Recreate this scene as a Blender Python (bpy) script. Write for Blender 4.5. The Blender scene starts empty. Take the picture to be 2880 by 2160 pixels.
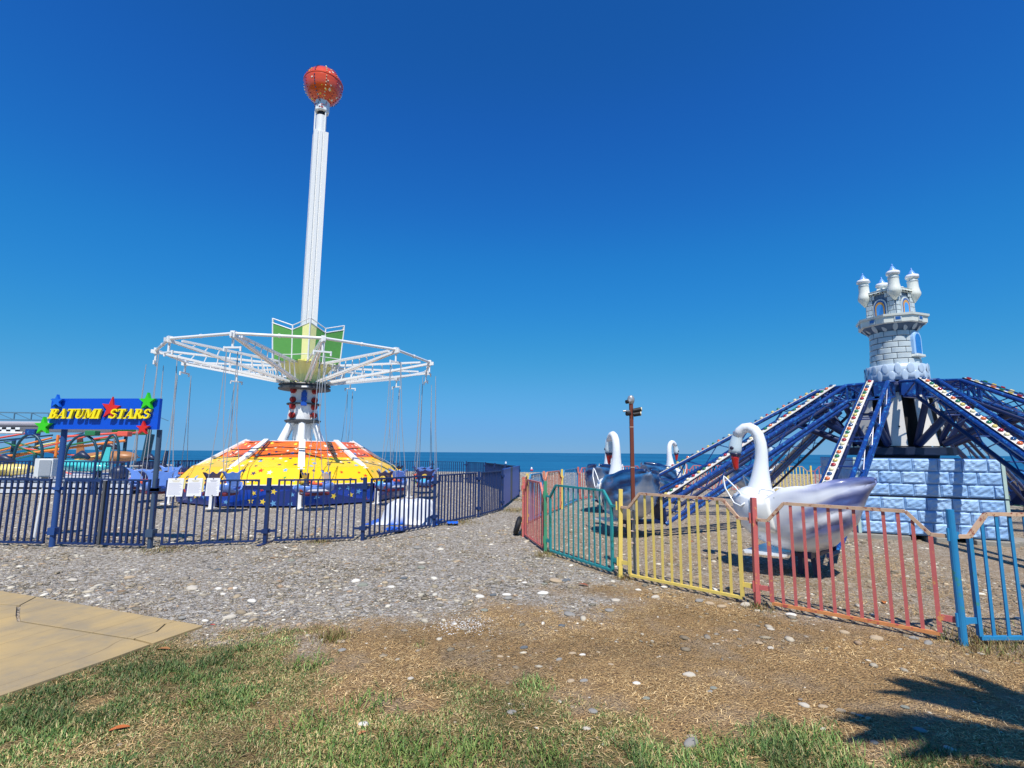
import bpy, bmesh, math, random
import numpy as np
from mathutils import Vector, Matrix, Euler
R = math.radians
random.seed(7)
sc = bpy.context.scene
COL = sc.collection

# ------------------------------------------------------------------ camera, sky, sun, exposure
PITCH = math.atan(193 / 1430.0)
ROLL = 0.0069
cam_d = bpy.data.cameras.new('camera')
cam = bpy.data.objects.new('camera', cam_d)
COL.objects.link(cam)
cam_d.sensor_fit = 'HORIZONTAL'
cam_d.sensor_width = 36.0
cam_d.lens = 36.0 * 1430 / 2880
cam_d.clip_start = 0.05
cam_d.clip_end = 60000
fwv = Vector((0, math.cos(PITCH), math.sin(PITCH)))
cam.matrix_world = Matrix.Translation((0, 0, 1.6)) @ Matrix.Rotation(math.pi / 2 + PITCH, 4, 'X') @ Matrix.Rotation(ROLL, 4, 'Z')
sc.camera = cam

SUN = Vector((0.035, -0.53, 0.85)).normalized()
world = bpy.data.worlds.new('World')
sc.world = world
world.use_nodes = True
wn = world.node_tree
for n in list(wn.nodes):
    wn.nodes.remove(n)
wo = wn.nodes.new('ShaderNodeOutputWorld')
bg = wn.nodes.new('ShaderNodeBackground')
sky = wn.nodes.new('ShaderNodeTexSky')
sky.sky_type = 'NISHITA'
sky.sun_disc = False
sky.sun_elevation = math.asin(SUN.z)
sky.sun_rotation = math.atan2(SUN.x, SUN.y)
sky.altitude = 0
sky.air_density = 1.0
sky.dust_density = 0.0
sky.ozone_density = 2.4
hs = wn.nodes.new('ShaderNodeHueSaturation')
hs.inputs['Saturation'].default_value = 1.0
hs.inputs['Value'].default_value = 1.0
wn.links.new(sky.outputs[0], hs.inputs['Color'])
# colour grade of the whole sky dome (per-channel response of the camera), the same in every direction
sps = wn.nodes.new('ShaderNodeSeparateColor'); cbs = wn.nodes.new('ShaderNodeCombineColor')
wn.links.new(hs.outputs[0], sps.inputs[0])
for k, (gg, aa) in enumerate(((1.25, .43), (.86, .60), (.82, 1.12))):
    m0 = wn.nodes.new('ShaderNodeMath'); m0.operation = 'MULTIPLY'; m0.inputs[1].default_value = .1
    m1 = wn.nodes.new('ShaderNodeMath'); m1.operation = 'POWER'; m1.inputs[1].default_value = gg
    m2 = wn.nodes.new('ShaderNodeMath'); m2.operation = 'MULTIPLY'; m2.inputs[1].default_value = aa * 10
    wn.links.new(sps.outputs[k], m0.inputs[0]); wn.links.new(m0.outputs[0], m1.inputs[0]); wn.links.new(m1.outputs[0], m2.inputs[0]); wn.links.new(m2.outputs[0], cbs.inputs[k])
rc_ = wn.nodes.new('ShaderNodeRGBCurve')
rc_.mapping.extend = 'EXTRAPOLATED'
for ci, pts in enumerate(([(.0173, .0085), (.0436, .0200), (.16, .100), (.432, .182), (1, .46)],
                          [(.106, .087), (.140, .135), (.191, .211), (.415, .378), (.576, .398), (1, .70)],
                          [(.366, .351), (.421, .447), (.589, .596), (.821, .668), (.908, .724), (1, .78)])):
    cu = rc_.mapping.curves[ci]
    cu.points[0].location = (0, 0); cu.points[1].location = pts[-1]
    for p_ in pts[:-1]: cu.points.new(*p_)
rc_.mapping.update()
sc0 = wn.nodes.new('ShaderNodeVectorMath'); sc0.operation = 'SCALE'; sc0.inputs['Scale'].default_value = .1
sc1 = wn.nodes.new('ShaderNodeVectorMath'); sc1.operation = 'SCALE'; sc1.inputs['Scale'].default_value = 10
wn.links.new(cbs.outputs[0], sc0.inputs[0]); wn.links.new(sc0.outputs[0], rc_.inputs['Color']); wn.links.new(rc_.outputs[0], sc1.inputs[0])
wn.links.new(sc1.outputs[0], bg.inputs[0])
bg.inputs[1].default_value = 0.1
wn.links.new(bg.outputs[0], wo.inputs[0])

sl = bpy.data.lights.new('sun', 'SUN')
sl.energy = 5.0
sl.angle = R(0.53)
sl.color = (1.0, 0.955, 0.88)
so = bpy.data.objects.new('sun', sl)
so.rotation_euler = SUN.to_track_quat('Z', 'Y').to_euler()
COL.objects.link(so)
sc.view_settings.view_transform = 'Standard'
sc.view_settings.look = 'None'
sc.view_settings.exposure = 0.1
sc.view_settings.gamma = 1.0
sc.view_settings.use_curve_mapping = False

# ------------------------------------------------------------------ helpers
def srgb(h):
    v = [int(h[i:i + 2], 16) / 255 for i in (0, 2, 4)]
    return tuple((c / 12.92 if c <= 0.04045 else ((c + 0.055) / 1.055) ** 2.4) for c in v)

def mat(name, col, rough=0.5, metal=0.0, var=0.08, scale=6.0, wear=None, wear_amt=0.0, wear_scale=18.0, bump=0.0, bump_scale=40.0, coat=0.0, spec=0.5):
    """painted or plain surface: noise in the colour, optional patches of wear, optional relief"""
    m = bpy.data.materials.new(name)
    m.use_nodes = True
    nt = m.node_tree
    b = nt.nodes['Principled BSDF']
    L = nt.links
    tc = nt.nodes.new('ShaderNodeTexCoord')
    nz = nt.nodes.new('ShaderNodeTexNoise')
    nz.inputs['Scale'].default_value = scale
    nz.inputs['Detail'].default_value = 5
    L.new(tc.outputs['Object'], nz.inputs['Vector'])
    mx = nt.nodes.new('ShaderNodeMix')
    mx.data_type = 'RGBA'
    a = tuple(max(0, c * (1 - var)) for c in col)
    c2 = tuple(min(1, c * (1 + var)) for c in col)
    mx.inputs['A'].default_value = (*a, 1)
    mx.inputs['B'].default_value = (*c2, 1)
    L.new(nz.outputs['Fac'], mx.inputs['Factor'])
    out = mx.outputs['Result']
    if wear:
        n2 = nt.nodes.new('ShaderNodeTexNoise')
        n2.inputs['Scale'].default_value = wear_scale
        n2.inputs['Detail'].default_value = 7
        n2.inputs['Roughness'].default_value = 0.7
        L.new(tc.outputs['Object'], n2.inputs['Vector'])
        rp = nt.nodes.new('ShaderNodeMapRange')
        rp.inputs['From Min'].default_value = 0.62 - wear_amt
        rp.inputs['From Max'].default_value = 0.68 - wear_amt
        L.new(n2.outputs['Fac'], rp.inputs['Value'])
        m2 = nt.nodes.new('ShaderNodeMix')
        m2.data_type = 'RGBA'
        m2.inputs['B'].default_value = (*wear, 1)
        L.new(rp.outputs[0], m2.inputs['Factor'])
        L.new(out, m2.inputs['A'])
        out = m2.outputs['Result']
    L.new(out, b.inputs['Base Color'])
    b.inputs['Roughness'].default_value = rough
    b.inputs['Metallic'].default_value = metal
    b.inputs['Specular IOR Level'].default_value = spec
    if coat:
        b.inputs['Coat Weight'].default_value = coat
        b.inputs['Coat Roughness'].default_value = 0.08
    if bump:
        n3 = nt.nodes.new('ShaderNodeTexNoise')
        n3.inputs['Scale'].default_value = bump_scale
        n3.inputs['Detail'].default_value = 6
        L.new(tc.outputs['Object'], n3.inputs['Vector'])
        bp = nt.nodes.new('ShaderNodeBump')
        bp.inputs['Strength'].default_value = bump
        bp.inputs['Distance'].default_value = 0.02
        L.new(n3.outputs['Fac'], bp.inputs['Height'])
        L.new(bp.outputs[0], b.inputs['Normal'])
    return m

def attr_mat(name, rough=0.7, attr='tint', spec=0.3, bump=0.0, bump_scale=60.0, trans=0.0, coat=0.0):
    m = bpy.data.materials.new(name)
    m.use_nodes = True
    nt = m.node_tree
    b = nt.nodes['Principled BSDF']
    at = nt.nodes.new('ShaderNodeAttribute')
    at.attribute_name = attr
    nt.links.new(at.outputs['Color'], b.inputs['Base Color'])
    b.inputs['Roughness'].default_value = rough
    b.inputs['Specular IOR Level'].default_value = spec
    if coat:
        b.inputs['Coat Weight'].default_value = coat
        b.inputs['Coat Roughness'].default_value = 0.1
    if bump:
        tc = nt.nodes.new('ShaderNodeTexCoord')
        n3 = nt.nodes.new('ShaderNodeTexNoise')
        n3.inputs['Scale'].default_value = bump_scale
        n3.inputs['Detail'].default_value = 6
        nt.links.new(tc.outputs['Object'], n3.inputs['Vector'])
        bp = nt.nodes.new('ShaderNodeBump')
        bp.inputs['Strength'].default_value = bump
        bp.inputs['Distance'].default_value = 0.02
        nt.links.new(n3.outputs['Fac'], bp.inputs['Height'])
        nt.links.new(bp.outputs[0], b.inputs['Normal'])
    return m

def world_loc(o):
    v = Vector((0, 0, 0))
    while o is not None:
        v += o.location
        o = o.parent
    return v

def frame_of(d, up=(0, 0, 1)):
    d = Vector(d).normalized()
    u = Vector(up)
    if abs(d.dot(u)) > 0.98:
        u = Vector((0, 1, 0)) if abs(d.y) < 0.9 else Vector((1, 0, 0))
    s = d.cross(u).normalized()
    t = s.cross(d).normalized()
    return d, s, t

class MB:
    def __init__(self):
        self.v = []; self.f = []; self.m = []
    def add(self, vs, fs, mi=0):
        k = len(self.v)
        self.v += [tuple(p) for p in vs]
        self.f += [tuple(i + k for i in q) for q in fs]
        self.m += [mi] * len(fs)
    def box(self, c, s, mi=0, M=None):
        hx, hy, hz = s[0] / 2, s[1] / 2, s[2] / 2
        vs = [Vector((x, y, z)) for x in (-hx, hx) for y in (-hy, hy) for z in (-hz, hz)]
        if M is not None:
            vs = [M @ p for p in vs]
        c = Vector(c)
        self.add([p + c for p in vs], [(0, 1, 3, 2), (4, 6, 7, 5), (0, 4, 5, 1), (2, 3, 7, 6), (0, 2, 6, 4), (1, 5, 7, 3)], mi)
    def bar(self, a, b, w, h=None, mi=0, up=(0, 0, 1)):
        """rectangular bar from a to b; w across, h along 'up'"""
        h = h or w
        a = Vector(a); b = Vector(b)
        d, s, t = frame_of(b - a, up)
        vs = []
        for p in (a, b):
            for (x, y) in ((-1, -1), (1, -1), (1, 1), (-1, 1)):
                vs.append(p + s * x * w / 2 + t * y * h / 2)
        self.add(vs, [(0, 1, 2, 3), (7, 6, 5, 4), (0, 4, 5, 1), (1, 5, 6, 2), (2, 6, 7, 3), (3, 7, 4, 0)], mi)
    def tube(self, pts, r, n=8, mi=0, caps=True, flat=None):
        pts = [Vector(p) for p in pts]
        if not hasattr(r, '__len__'):
            r = [r] * len(pts)
        vs = []; fs = []
        prev = None
        for i, p in enumerate(pts):
            if i == 0: d = pts[1] - p
            elif i == len(pts) - 1: d = p - pts[i - 1]
            else: d = pts[i + 1] - pts[i - 1]
            d.normalize()
            if prev is None:
                _, s, t = frame_of(d)
            else:
                s = prev - d * prev.dot(d)
                s.normalize()
                t = s.cross(d).normalized()
            prev = s
            for k in range(n):
                a = 2 * math.pi * k / n
                fx = 1.0 if flat is None else flat
                vs.append(p + s * math.cos(a) * r[i] * fx + t * math.sin(a) * r[i])
        for i in range(len(pts) - 1):
            for k in range(n):
                k2 = (k + 1) % n
                fs.append((i * n + k, i * n + k2, (i + 1) * n + k2, (i + 1) * n + k))
        if caps:
            fs.append(tuple(range(n))[::-1])
            fs.append(tuple((len(pts) - 1) * n + k for k in range(n)))
        self.add(vs, fs, mi)
    def lathe(self, prof, c=(0, 0, 0), n=16, mi=0, a0=0.0, capb=True, capt=True, fn=None):
        vs = []; fs = []
        c = Vector(c)
        for i, (r, z) in enumerate(prof):
            for k in range(n):
                a = a0 + 2 * math.pi * k / n
                rr = r if fn is None else r * fn(a, z)
                vs.append(c + Vector((rr * math.cos(a), rr * math.sin(a), z)))
        for i in range(len(prof) - 1):
            for k in range(n):
                k2 = (k + 1) % n
                fs.append((i * n + k, i * n + k2, (i + 1) * n + k2, (i + 1) * n + k))
        if capb: fs.append(tuple(range(n))[::-1])
        if capt: fs.append(tuple((len(prof) - 1) * n + k for k in range(n)))
        self.add(vs, fs, mi)
    def prism(self, poly, M, d, mi=0):
        """2-d outline (x, y) pushed along z by d, then moved by M"""
        n = len(poly)
        vs = [M @ Vector((x, y, 0)) for x, y in poly] + [M @ Vector((x, y, d)) for x, y in poly]
        fs = [tuple(range(n))[::-1], tuple(range(n, 2 * n))] + [(i, (i + 1) % n, n + (i + 1) % n, n + i) for i in range(n)]
        self.add(vs, fs, mi)
    def sheet(self, grid, mi=0, flip=False):
        nr = len(grid); nc = len(grid[0])
        vs = [p for row in grid for p in row]
        fs = []
        for i in range(nr - 1):
            for j in range(nc - 1):
                q = (i * nc + j, i * nc + j + 1, (i + 1) * nc + j + 1, (i + 1) * nc + j)
                fs.append(q[::-1] if flip else q)
        self.add(vs, fs, mi)
    def build(self, name, mats, parent=None, smooth=False, bevel=0.0, **props):
        me = bpy.data.meshes.new(name)
        off = world_loc(parent) if parent is not None else Vector((0, 0, 0))
        vs = [(p[0] - off.x, p[1] - off.y, p[2] - off.z) for p in self.v]
        me.from_pydata(vs, [], self.f)
        if not isinstance(mats, (list, tuple)): mats = [mats]
        for m in mats: me.materials.append(m)
        if len(mats) > 1:
            me.polygons.foreach_set('material_index', self.m)
        if smooth:
            me.polygons.foreach_set('use_smooth', [True] * len(me.polygons))
        me.update()
        o = bpy.data.objects.new(name, me)
        COL.objects.link(o)
        if parent is not None: o.parent = parent
        if smooth == 'auto':
            md = o.modifiers.new('edges', 'EDGE_SPLIT'); md.split_angle = R(35)
        if bevel:
            md = o.modifiers.new('bevel', 'BEVEL'); md.width = bevel; md.segments = 2; md.limit_method = 'ANGLE'
        for k, v in props.items(): o[k] = v
        return o

def inst(name, mesh, parent, loc=(0, 0, 0), rot=None, scale=None, world_pos=False):
    o = bpy.data.objects.new(name, mesh)
    COL.objects.link(o)
    o.parent = parent
    l = Vector(loc)
    if world_pos: l = l - world_loc(parent)
    o.location = l
    if rot is not None: o.rotation_euler = rot
    if scale is not None: o.scale = scale
    return o

def thing(name, label, cat, loc=(0, 0, 0), rz=0.0, group=None):
    o = bpy.data.objects.new(name, None)
    o.empty_display_size = 0.2
    COL.objects.link(o)
    o.location = loc
    o.rotation_euler = (0, 0, rz)
    o['label'] = label; o['category'] = cat
    if group: o['group'] = group
    return o

def tag(o, label, cat, group=None, kind=None):
    o['label'] = label; o['category'] = cat
    if group: o['group'] = group
    if kind: o['kind'] = kind
    return o

def copy_tree(o, parent=None):
    c = o.copy()
    COL.objects.link(c)
    if parent is not None: c.parent = parent
    for ch in list(o.children):
        copy_tree(ch, c)
    return c

def P3(a, r, z, c):
    return Vector((c[0] + r * math.cos(a), c[1] + r * math.sin(a), z))

def star(n=5, ro=1.0, ri=0.42, a0=math.pi / 2):
    return [((ro if k % 2 == 0 else ri) * math.cos(a0 + math.pi * k / n), (ro if k % 2 == 0 else ri) * math.sin(a0 + math.pi * k / n)) for k in range(2 * n)]

# numpy value noise
_rng = np.random.default_rng(11)
_LAT = _rng.random((256, 256))
def vnoise(x, y):
    xi = np.floor(x).astype(int); yi = np.floor(y).astype(int)
    fx = x - xi; fy = y - yi
    fx = fx * fx * (3 - 2 * fx); fy = fy * fy * (3 - 2 * fy)
    g = lambda a, b: _LAT[a % 256, b % 256]
    return (g(xi, yi) * (1 - fx) + g(xi + 1, yi) * fx) * (1 - fy) + (g(xi, yi + 1) * (1 - fx) + g(xi + 1, yi + 1) * fx) * fy
def fbm(x, y, o=4):
    s = 0; a = .5; t = 0
    for i in range(o):
        s = s + a * vnoise(x * 2 ** i + 17.3 * i, y * 2 ** i + 9.1 * i); t += a; a *= .5
    return s / t
def sstep(a, b, x):
    t = np.clip((x - a) / (b - a), 0, 1)
    return t * t * (3 - 2 * t)

# ------------------------------------------------------------------ materials
WHITE = mat('white_paint', srgb('e6e6e4'), 0.35, var=0.04, coat=0.3, wear=srgb('b9b4a8'), wear_amt=-0.06, wear_scale=5)
WHITE2 = mat('white_gloss', srgb('eceeee'), 0.2, var=0.03, coat=0.5)
YELPALE = mat('pale_yellow_panel', srgb('f0eda0'), 0.4, var=0.05)
GREEN = mat('green_panel', srgb('5c9e4a'), 0.45, var=0.08)
DARKSTEEL = mat('dark_steel', srgb('4a4c50'), 0.5, metal=0.3, var=0.2)
GREY = mat('grey_metal', srgb('9a9c9e'), 0.45, metal=0.4, var=0.15)
CABLE = mat('steel_cable', srgb('a4a8ae'), 0.5, metal=0.2)
NAVY = mat('navy_fence_paint', srgb('182f5e'), 0.42, var=0.15, wear=srgb('2a3348'), wear_amt=0.02, wear_scale=9)
BLUESHEET = mat('blue_sheet_metal', srgb('1d4fb0'), 0.4, var=0.08)
REDMOT = mat('red_motor', srgb('a02823'), 0.4)
BLUEMOT = mat('blue_motor', srgb('1b4fae'), 0.35)
BLACK = mat('black_rubber', srgb('17181c'), 0.6)
ORANGEP = mat('orange_skirt', srgb('ee6a1e'), 0.3, var=0.05, coat=0.4)
YELLOWP = mat('yellow_skirt', srgb('fbc812'), 0.3, var=0.04, coat=0.4)
BLUEP = mat('blue_skirt', srgb('1246b4'), 0.3, var=0.12, coat=0.5)
BLUEN = mat('navy_skirt_wave', srgb('123484'), 0.3, var=0.1, coat=0.5)
C_STAR = [mat('star_white', srgb('f4f0d8'), 0.35, var=0.02), mat('star_red', srgb('d8381c'), 0.35, var=0.02), mat('star_navy', srgb('2a2f5c'), 0.35, var=0.02),
          mat('star_sky', srgb('6aa8dc'), 0.35, var=0.02), mat('star_yellow', srgb('f6d84a'), 0.35, var=0.02), mat('star_green', srgb('4f9e3c'), 0.35, var=0.02)]
BALLM = mat('orange_ball', srgb('e2521a'), 0.18, var=0.08, scale=2, coat=0.8)

CF = {
 'red': mat('worn_red_paint', srgb('c46562'), 0.5, var=0.12, wear=srgb('d69a5a'), wear_amt=0.05, wear_scale=14),
 'yellow': mat('worn_yellow_paint', srgb('e3c968'), 0.5, var=0.06, wear=srgb('8c6a3a'), wear_amt=-0.03, wear_scale=22),
 'teal': mat('worn_teal_paint', srgb('2a8f92'), 0.5, var=0.2, wear=srgb('1f7466'), wear_amt=0.08, wear_scale=6),
 'blue': mat('worn_blue_paint', srgb('2a85b8'), 0.45, var=0.14, wear=srgb('3e8f86'), wear_amt=0.03, wear_scale=8),
 'salmon': mat('worn_salmon_paint', srgb('d08468'), 0.5, var=0.15, wear=srgb('a45a3e'), wear_amt=0.08, wear_scale=14),
 'green': mat('worn_green_paint', srgb('3f8f6a'), 0.5, var=0.2, wear=srgb('7a6a44'), wear_amt=0.05, wear_scale=14),
}
CHIPPED = mat('chipped_top_rail', srgb('c9a789'), 0.6, var=0.25, scale=20, wear=srgb('8d4a38'), wear_amt=0.08, wear_scale=16)
ARMBLUE = mat('mottled_blue_arm', srgb('163a80'), 0.3, var=0.35, scale=10, wear=srgb('2c74b4'), wear_amt=0.07, wear_scale=12, coat=0.4)
ARMNAVY = mat('dark_blue_arm', srgb('14244f'), 0.4, var=0.3)
DARKPLATE = mat('dark_blue_plate', srgb('18243c'), 0.45, var=0.3)
STRIPW = mat('white_light_strip', srgb('e8e4da'), 0.4, var=0.06)
BULBS = [mat('bulb_' + n, srgb(c), 0.15, var=0.05, coat=0.8) for n, c in (('red', 'a8202a'), ('cream', 'e8ddb0'), ('blue', '1d4a7c'), ('orange', 'dd7038'), ('green', '2a7a50'), ('yellow', 'd8c468'))]
PANELW = mat('off_white_hub_panel', srgb('e0ddd6'), 0.45, var=0.04, wear=srgb('a89f90'), wear_amt=-0.05, wear_scale=3)
STONEB = mat('painted_blue_stone', srgb('8db4e0'), 0.5, var=0.1, scale=3, wear=srgb('7ca6da'), wear_amt=0.1, wear_scale=2.5, bump=0.3, bump_scale=24)
STONEB2 = mat('painted_blue_stone_pale', srgb('9dc0e6'), 0.5, var=0.1, scale=3, wear=srgb('86afe0'), wear_amt=0.08, wear_scale=2.5, bump=0.3, bump_scale=24)
STONEJ = mat('blue_joint', srgb('6a93c4'), 0.6, var=0.1)
TRIMG = mat('pale_green_trim', srgb('b8d0c8'), 0.5, var=0.1)
CASTW = mat('castle_cream', srgb('dfe2d8'), 0.4, var=0.06, coat=0.3)
CASTG = mat('castle_brick', srgb('c2ccce'), 0.35, var=0.16, scale=5, coat=0.4)
CASTJ = mat('castle_joint', srgb('5d7288'), 0.6, var=0.1)
CASTB = mat('castle_base_blue', srgb('b9cadb'), 0.35, var=0.2, scale=5, coat=0.4)
SKYB = mat('sky_blue_paint', srgb('4f9be0'), 0.3, coat=0.4)
DEEPB = mat('deep_blue_paint', srgb('2a5a9c'), 0.3, coat=0.4)
OCHRE = mat('ochre_paint', srgb('d09a48'), 0.4)
CONC = mat('old_concrete', srgb('8f8b82'), 0.9, var=0.2, bump=0.5)
RUST = mat('brown_primer', srgb('6e3423'), 0.6, var=0.15)
TARPW = attr_mat('tarp_cloth', rough=0.35, bump=0.25, bump_scale=14, spec=0.5)

# ------------------------------------------------------------------ ground, sea
FX = np.array([0.243, 0.56, 1.42, 2.62, 3.864, 5.6, 9]); FY = np.array([10.08, 8.5, 6.874, 5.661, 4.585, 4.62, 4.7])
def masks(x, y):
    """green (living grass), brown (dry grass and soil): 0..1 each; the rest is gravel"""
    n1 = fbm(x * 1.1 + 3, y * 1.1 + 8, 4) - .5
    n2 = fbm(x * 3.1 + 30, y * 3.1 + 4, 3) - .5
    n3 = fbm(x * .55 + 60, y * .7 + 21, 3) - .5
    yb = np.interp(x, [-9, -4, -2.7, -1.9, -1.2, -.33, .4, 1.4, 2.0, 2.45, 3], [4.9, 4.9, 4.85, 4.75, 4.15, 3.72, 3.55, 3.45, 3.3, 3.0, 2.6])
    green = sstep(-.12, .5, (yb - y) + n1 * 1.5 + n2 * .7)
    green = green * sstep(-.20, .04, n1 * .9 + n2 * 1.1 + n3 * .6 + .12 * (yb - y) - .02)
    yt = np.interp(x, [-9, -4, -2.4, -1.5, -1.0, -.3, .3, .8, 1.2, 1.6, 2.2, 3], [4.9, 4.9, 4.8, 4.95, 5.15, 5.45, 5.6, 5.8, 6.1, 6.4, 6.3, 6])
    fy = np.interp(x, FX, FY)
    lim = np.where(x > .3, np.minimum(fy + .1, yt), yt)
    brown = sstep(-.5, .7, lim - y + n1 * 2.2 * np.where(x > 1.6, .3, 1.0) + n2 * 1.0 * np.where(x > 1.6, .35, 1.0))
    brown = np.maximum(brown, .45 * sstep(-.5, .2, n1 + .12) * sstep(22, 8, y) * sstep(.0, .9, x + (y - 8) * .05) * (y > fy - .2))
    return np.clip(green, 0, 1), np.clip(brown, 0, 1)

def ground_z(x, y):
    z = np.where(y > 30, -(np.maximum(y, 30) - 30) / 45 * 1.2, 0.0)
    z = np.where(y > 75, -1.2 - (y - 75) * .08, z)
    return z

def make_grid(name, xs, ys, zoff=0.0):
    X, Y = np.meshgrid(xs, ys)
    n = fbm(X * 2.2, Y * 2.2, 3) - .5
    Z = ground_z(X, Y) + n * 0.02 + (fbm(X * 9, Y * 9, 2) - .5) * .008 + zoff
    g, b = masks(X, Y)
    nr, nc = X.shape
    me = bpy.data.meshes.new(name)
    co = np.stack([X, Y, Z], -1).reshape(-1, 3)
    idx = np.arange(nr * nc).reshape(nr, nc)
    q = np.stack([idx[:-1, :-1], idx[:-1, 1:], idx[1:, 1:], idx[1:, :-1]], -1).reshape(-1)
    me.vertices.add(len(co)); me.vertices.foreach_set('co', co.astype(np.float32).ravel())
    me.loops.add(len(q)); me.loops.foreach_set('vertex_index', q.astype(np.int32))
    nf = len(q) // 4
    me.polygons.add(nf); me.polygons.foreach_set('loop_start', np.arange(nf, dtype=np.int32) * 4)
    me.polygons.foreach_set('use_smooth', np.ones(nf, bool))
    me.update(calc_edges=True)
    at = me.color_attributes.new('zone', 'FLOAT_COLOR', 'POINT')
    c = np.stack([g, b, np.zeros_like(g), np.ones_like(g)], -1).reshape(-1)
    at.data.foreach_set('color', c.astype(np.float32))
    o = bpy.data.objects.new(name, me); COL.objects.link(o)
    return o

def ground_material():
    m = bpy.data.materials.new('beach_ground'); m.use_nodes = True
    nt = m.node_tree; L = nt.links; N = nt.nodes
    b = N['Principled BSDF']; b.inputs['Roughness'].default_value = 0.95; b.inputs['Specular IOR Level'].default_value = 0.15
    tc = N.new('ShaderNodeTexCoord')
    at = N.new('ShaderNodeAttribute'); at.attribute_name = 'zone'
    sp = N.new('ShaderNodeSeparateColor'); L.new(at.outputs['Color'], sp.inputs[0])
    def noise(s, d=6, r=.6):
        n = N.new('ShaderNodeTexNoise'); n.inputs['Scale'].default_value = s; n.inputs['Detail'].default_value = d; n.inputs['Roughness'].default_value = r
        L.new(tc.outputs['Object'], n.inputs['Vector']); return n.outputs['Fac']
    def mix(f, A, B):
        n = N.new('ShaderNodeMix'); n.data_type = 'RGBA'
        for k, v in (('Factor', f), ('A', A), ('B', B)):
            if isinstance(v, tuple): n.inputs[k].default_value = (*v, 1)
            elif isinstance(v, float): n.inputs[k].default_value = v
            else: L.new(v, n.inputs[k])
        return n.outputs['Result']
    def rng(v, a, c):
        n = N.new('ShaderNodeMapRange'); n.inputs['From Min'].default_value = a; n.inputs['From Max'].default_value = c; L.new(v, n.inputs['Value']); return n.outputs[0]
    # gravel: voronoi cells of small stones with random greys
    vo = N.new('ShaderNodeTexVoronoi'); vo.inputs['Scale'].default_value = 26; L.new(tc.outputs['Object'], vo.inputs['Vector'])
    sv = N.new('ShaderNodeSeparateColor'); L.new(vo.outputs['Color'], sv.inputs[0])
    vo2 = N.new('ShaderNodeTexVoronoi'); vo2.inputs['Scale'].default_value = 70; L.new(tc.outputs['Object'], vo2.inputs['Vector'])
    sv2 = N.new('ShaderNodeSeparateColor'); L.new(vo2.outputs['Color'], sv2.inputs[0])
    base = mix(noise(1.3, 8), srgb('998c7a'), srgb('b6a893'))
    base = mix(rng(noise(34, 5), .38, .62), base, srgb('776c5c'))
    gr = mix(rng(sv2.outputs[1], .55, .6), base, srgb('b5aea4'))
    gr = mix(rng(sv.outputs[0], .80, .82), gr, srgb('c9c2b6'))
    gr = mix(rng(sv.outputs[1], .90, .92), gr, srgb('77746f'))
    br = mix(noise(5, 8, .7), srgb('a6855a'), srgb('cba874'))
    br = mix(rng(noise(60, 6, .75), .45, .6), br, srgb('6d543e'))
    br = mix(rng(noise(1.6, 4), .5, .64), br, srgb('a08a6e'))
    gn = mix(noise(9, 6), srgb('857049'), srgb('6f7247'))
    c = mix(sp.outputs[1], gr, br)
    c = mix(sp.outputs[0], c, gn)
    L.new(c, b.inputs['Base Color'])
    bp = N.new('ShaderNodeBump'); bp.inputs['Strength'].default_value = 0.9; bp.inputs['Distance'].default_value = 0.02
    h = N.new('ShaderNodeMath'); h.operation = 'ADD'; L.new(noise(45, 6), h.inputs[0])
    h2 = N.new('ShaderNodeMath'); h2.operation = 'MULTIPLY'; h2.inputs[1].default_value = -1.2; L.new(vo2.outputs['Distance'], h2.inputs[0]); L.new(h2.outputs[0], h.inputs[1])
    L.new(h.outputs[0], bp.inputs['Height']); L.new(bp.outputs[0], b.inputs['Normal'])
    return m
GM = ground_material()
xs = np.concatenate([np.linspace(-90, -12, 40), np.linspace(-11.8, -5.1, 60), np.arange(-5, 6, .05), np.linspace(6.1, 14, 60), np.linspace(15, 90, 40)])
ys = np.concatenate([np.linspace(-40, 1.9, 40), np.arange(2, 8.5, .05), np.linspace(8.6, 30, 120), np.linspace(31, 95, 60)])
g = make_grid('ground', xs, ys); g.data.materials.append(GM)
g['kind'] = 'structure'; g['label'] = 'pebble beach ground with brown soil and worn lawn'

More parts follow.
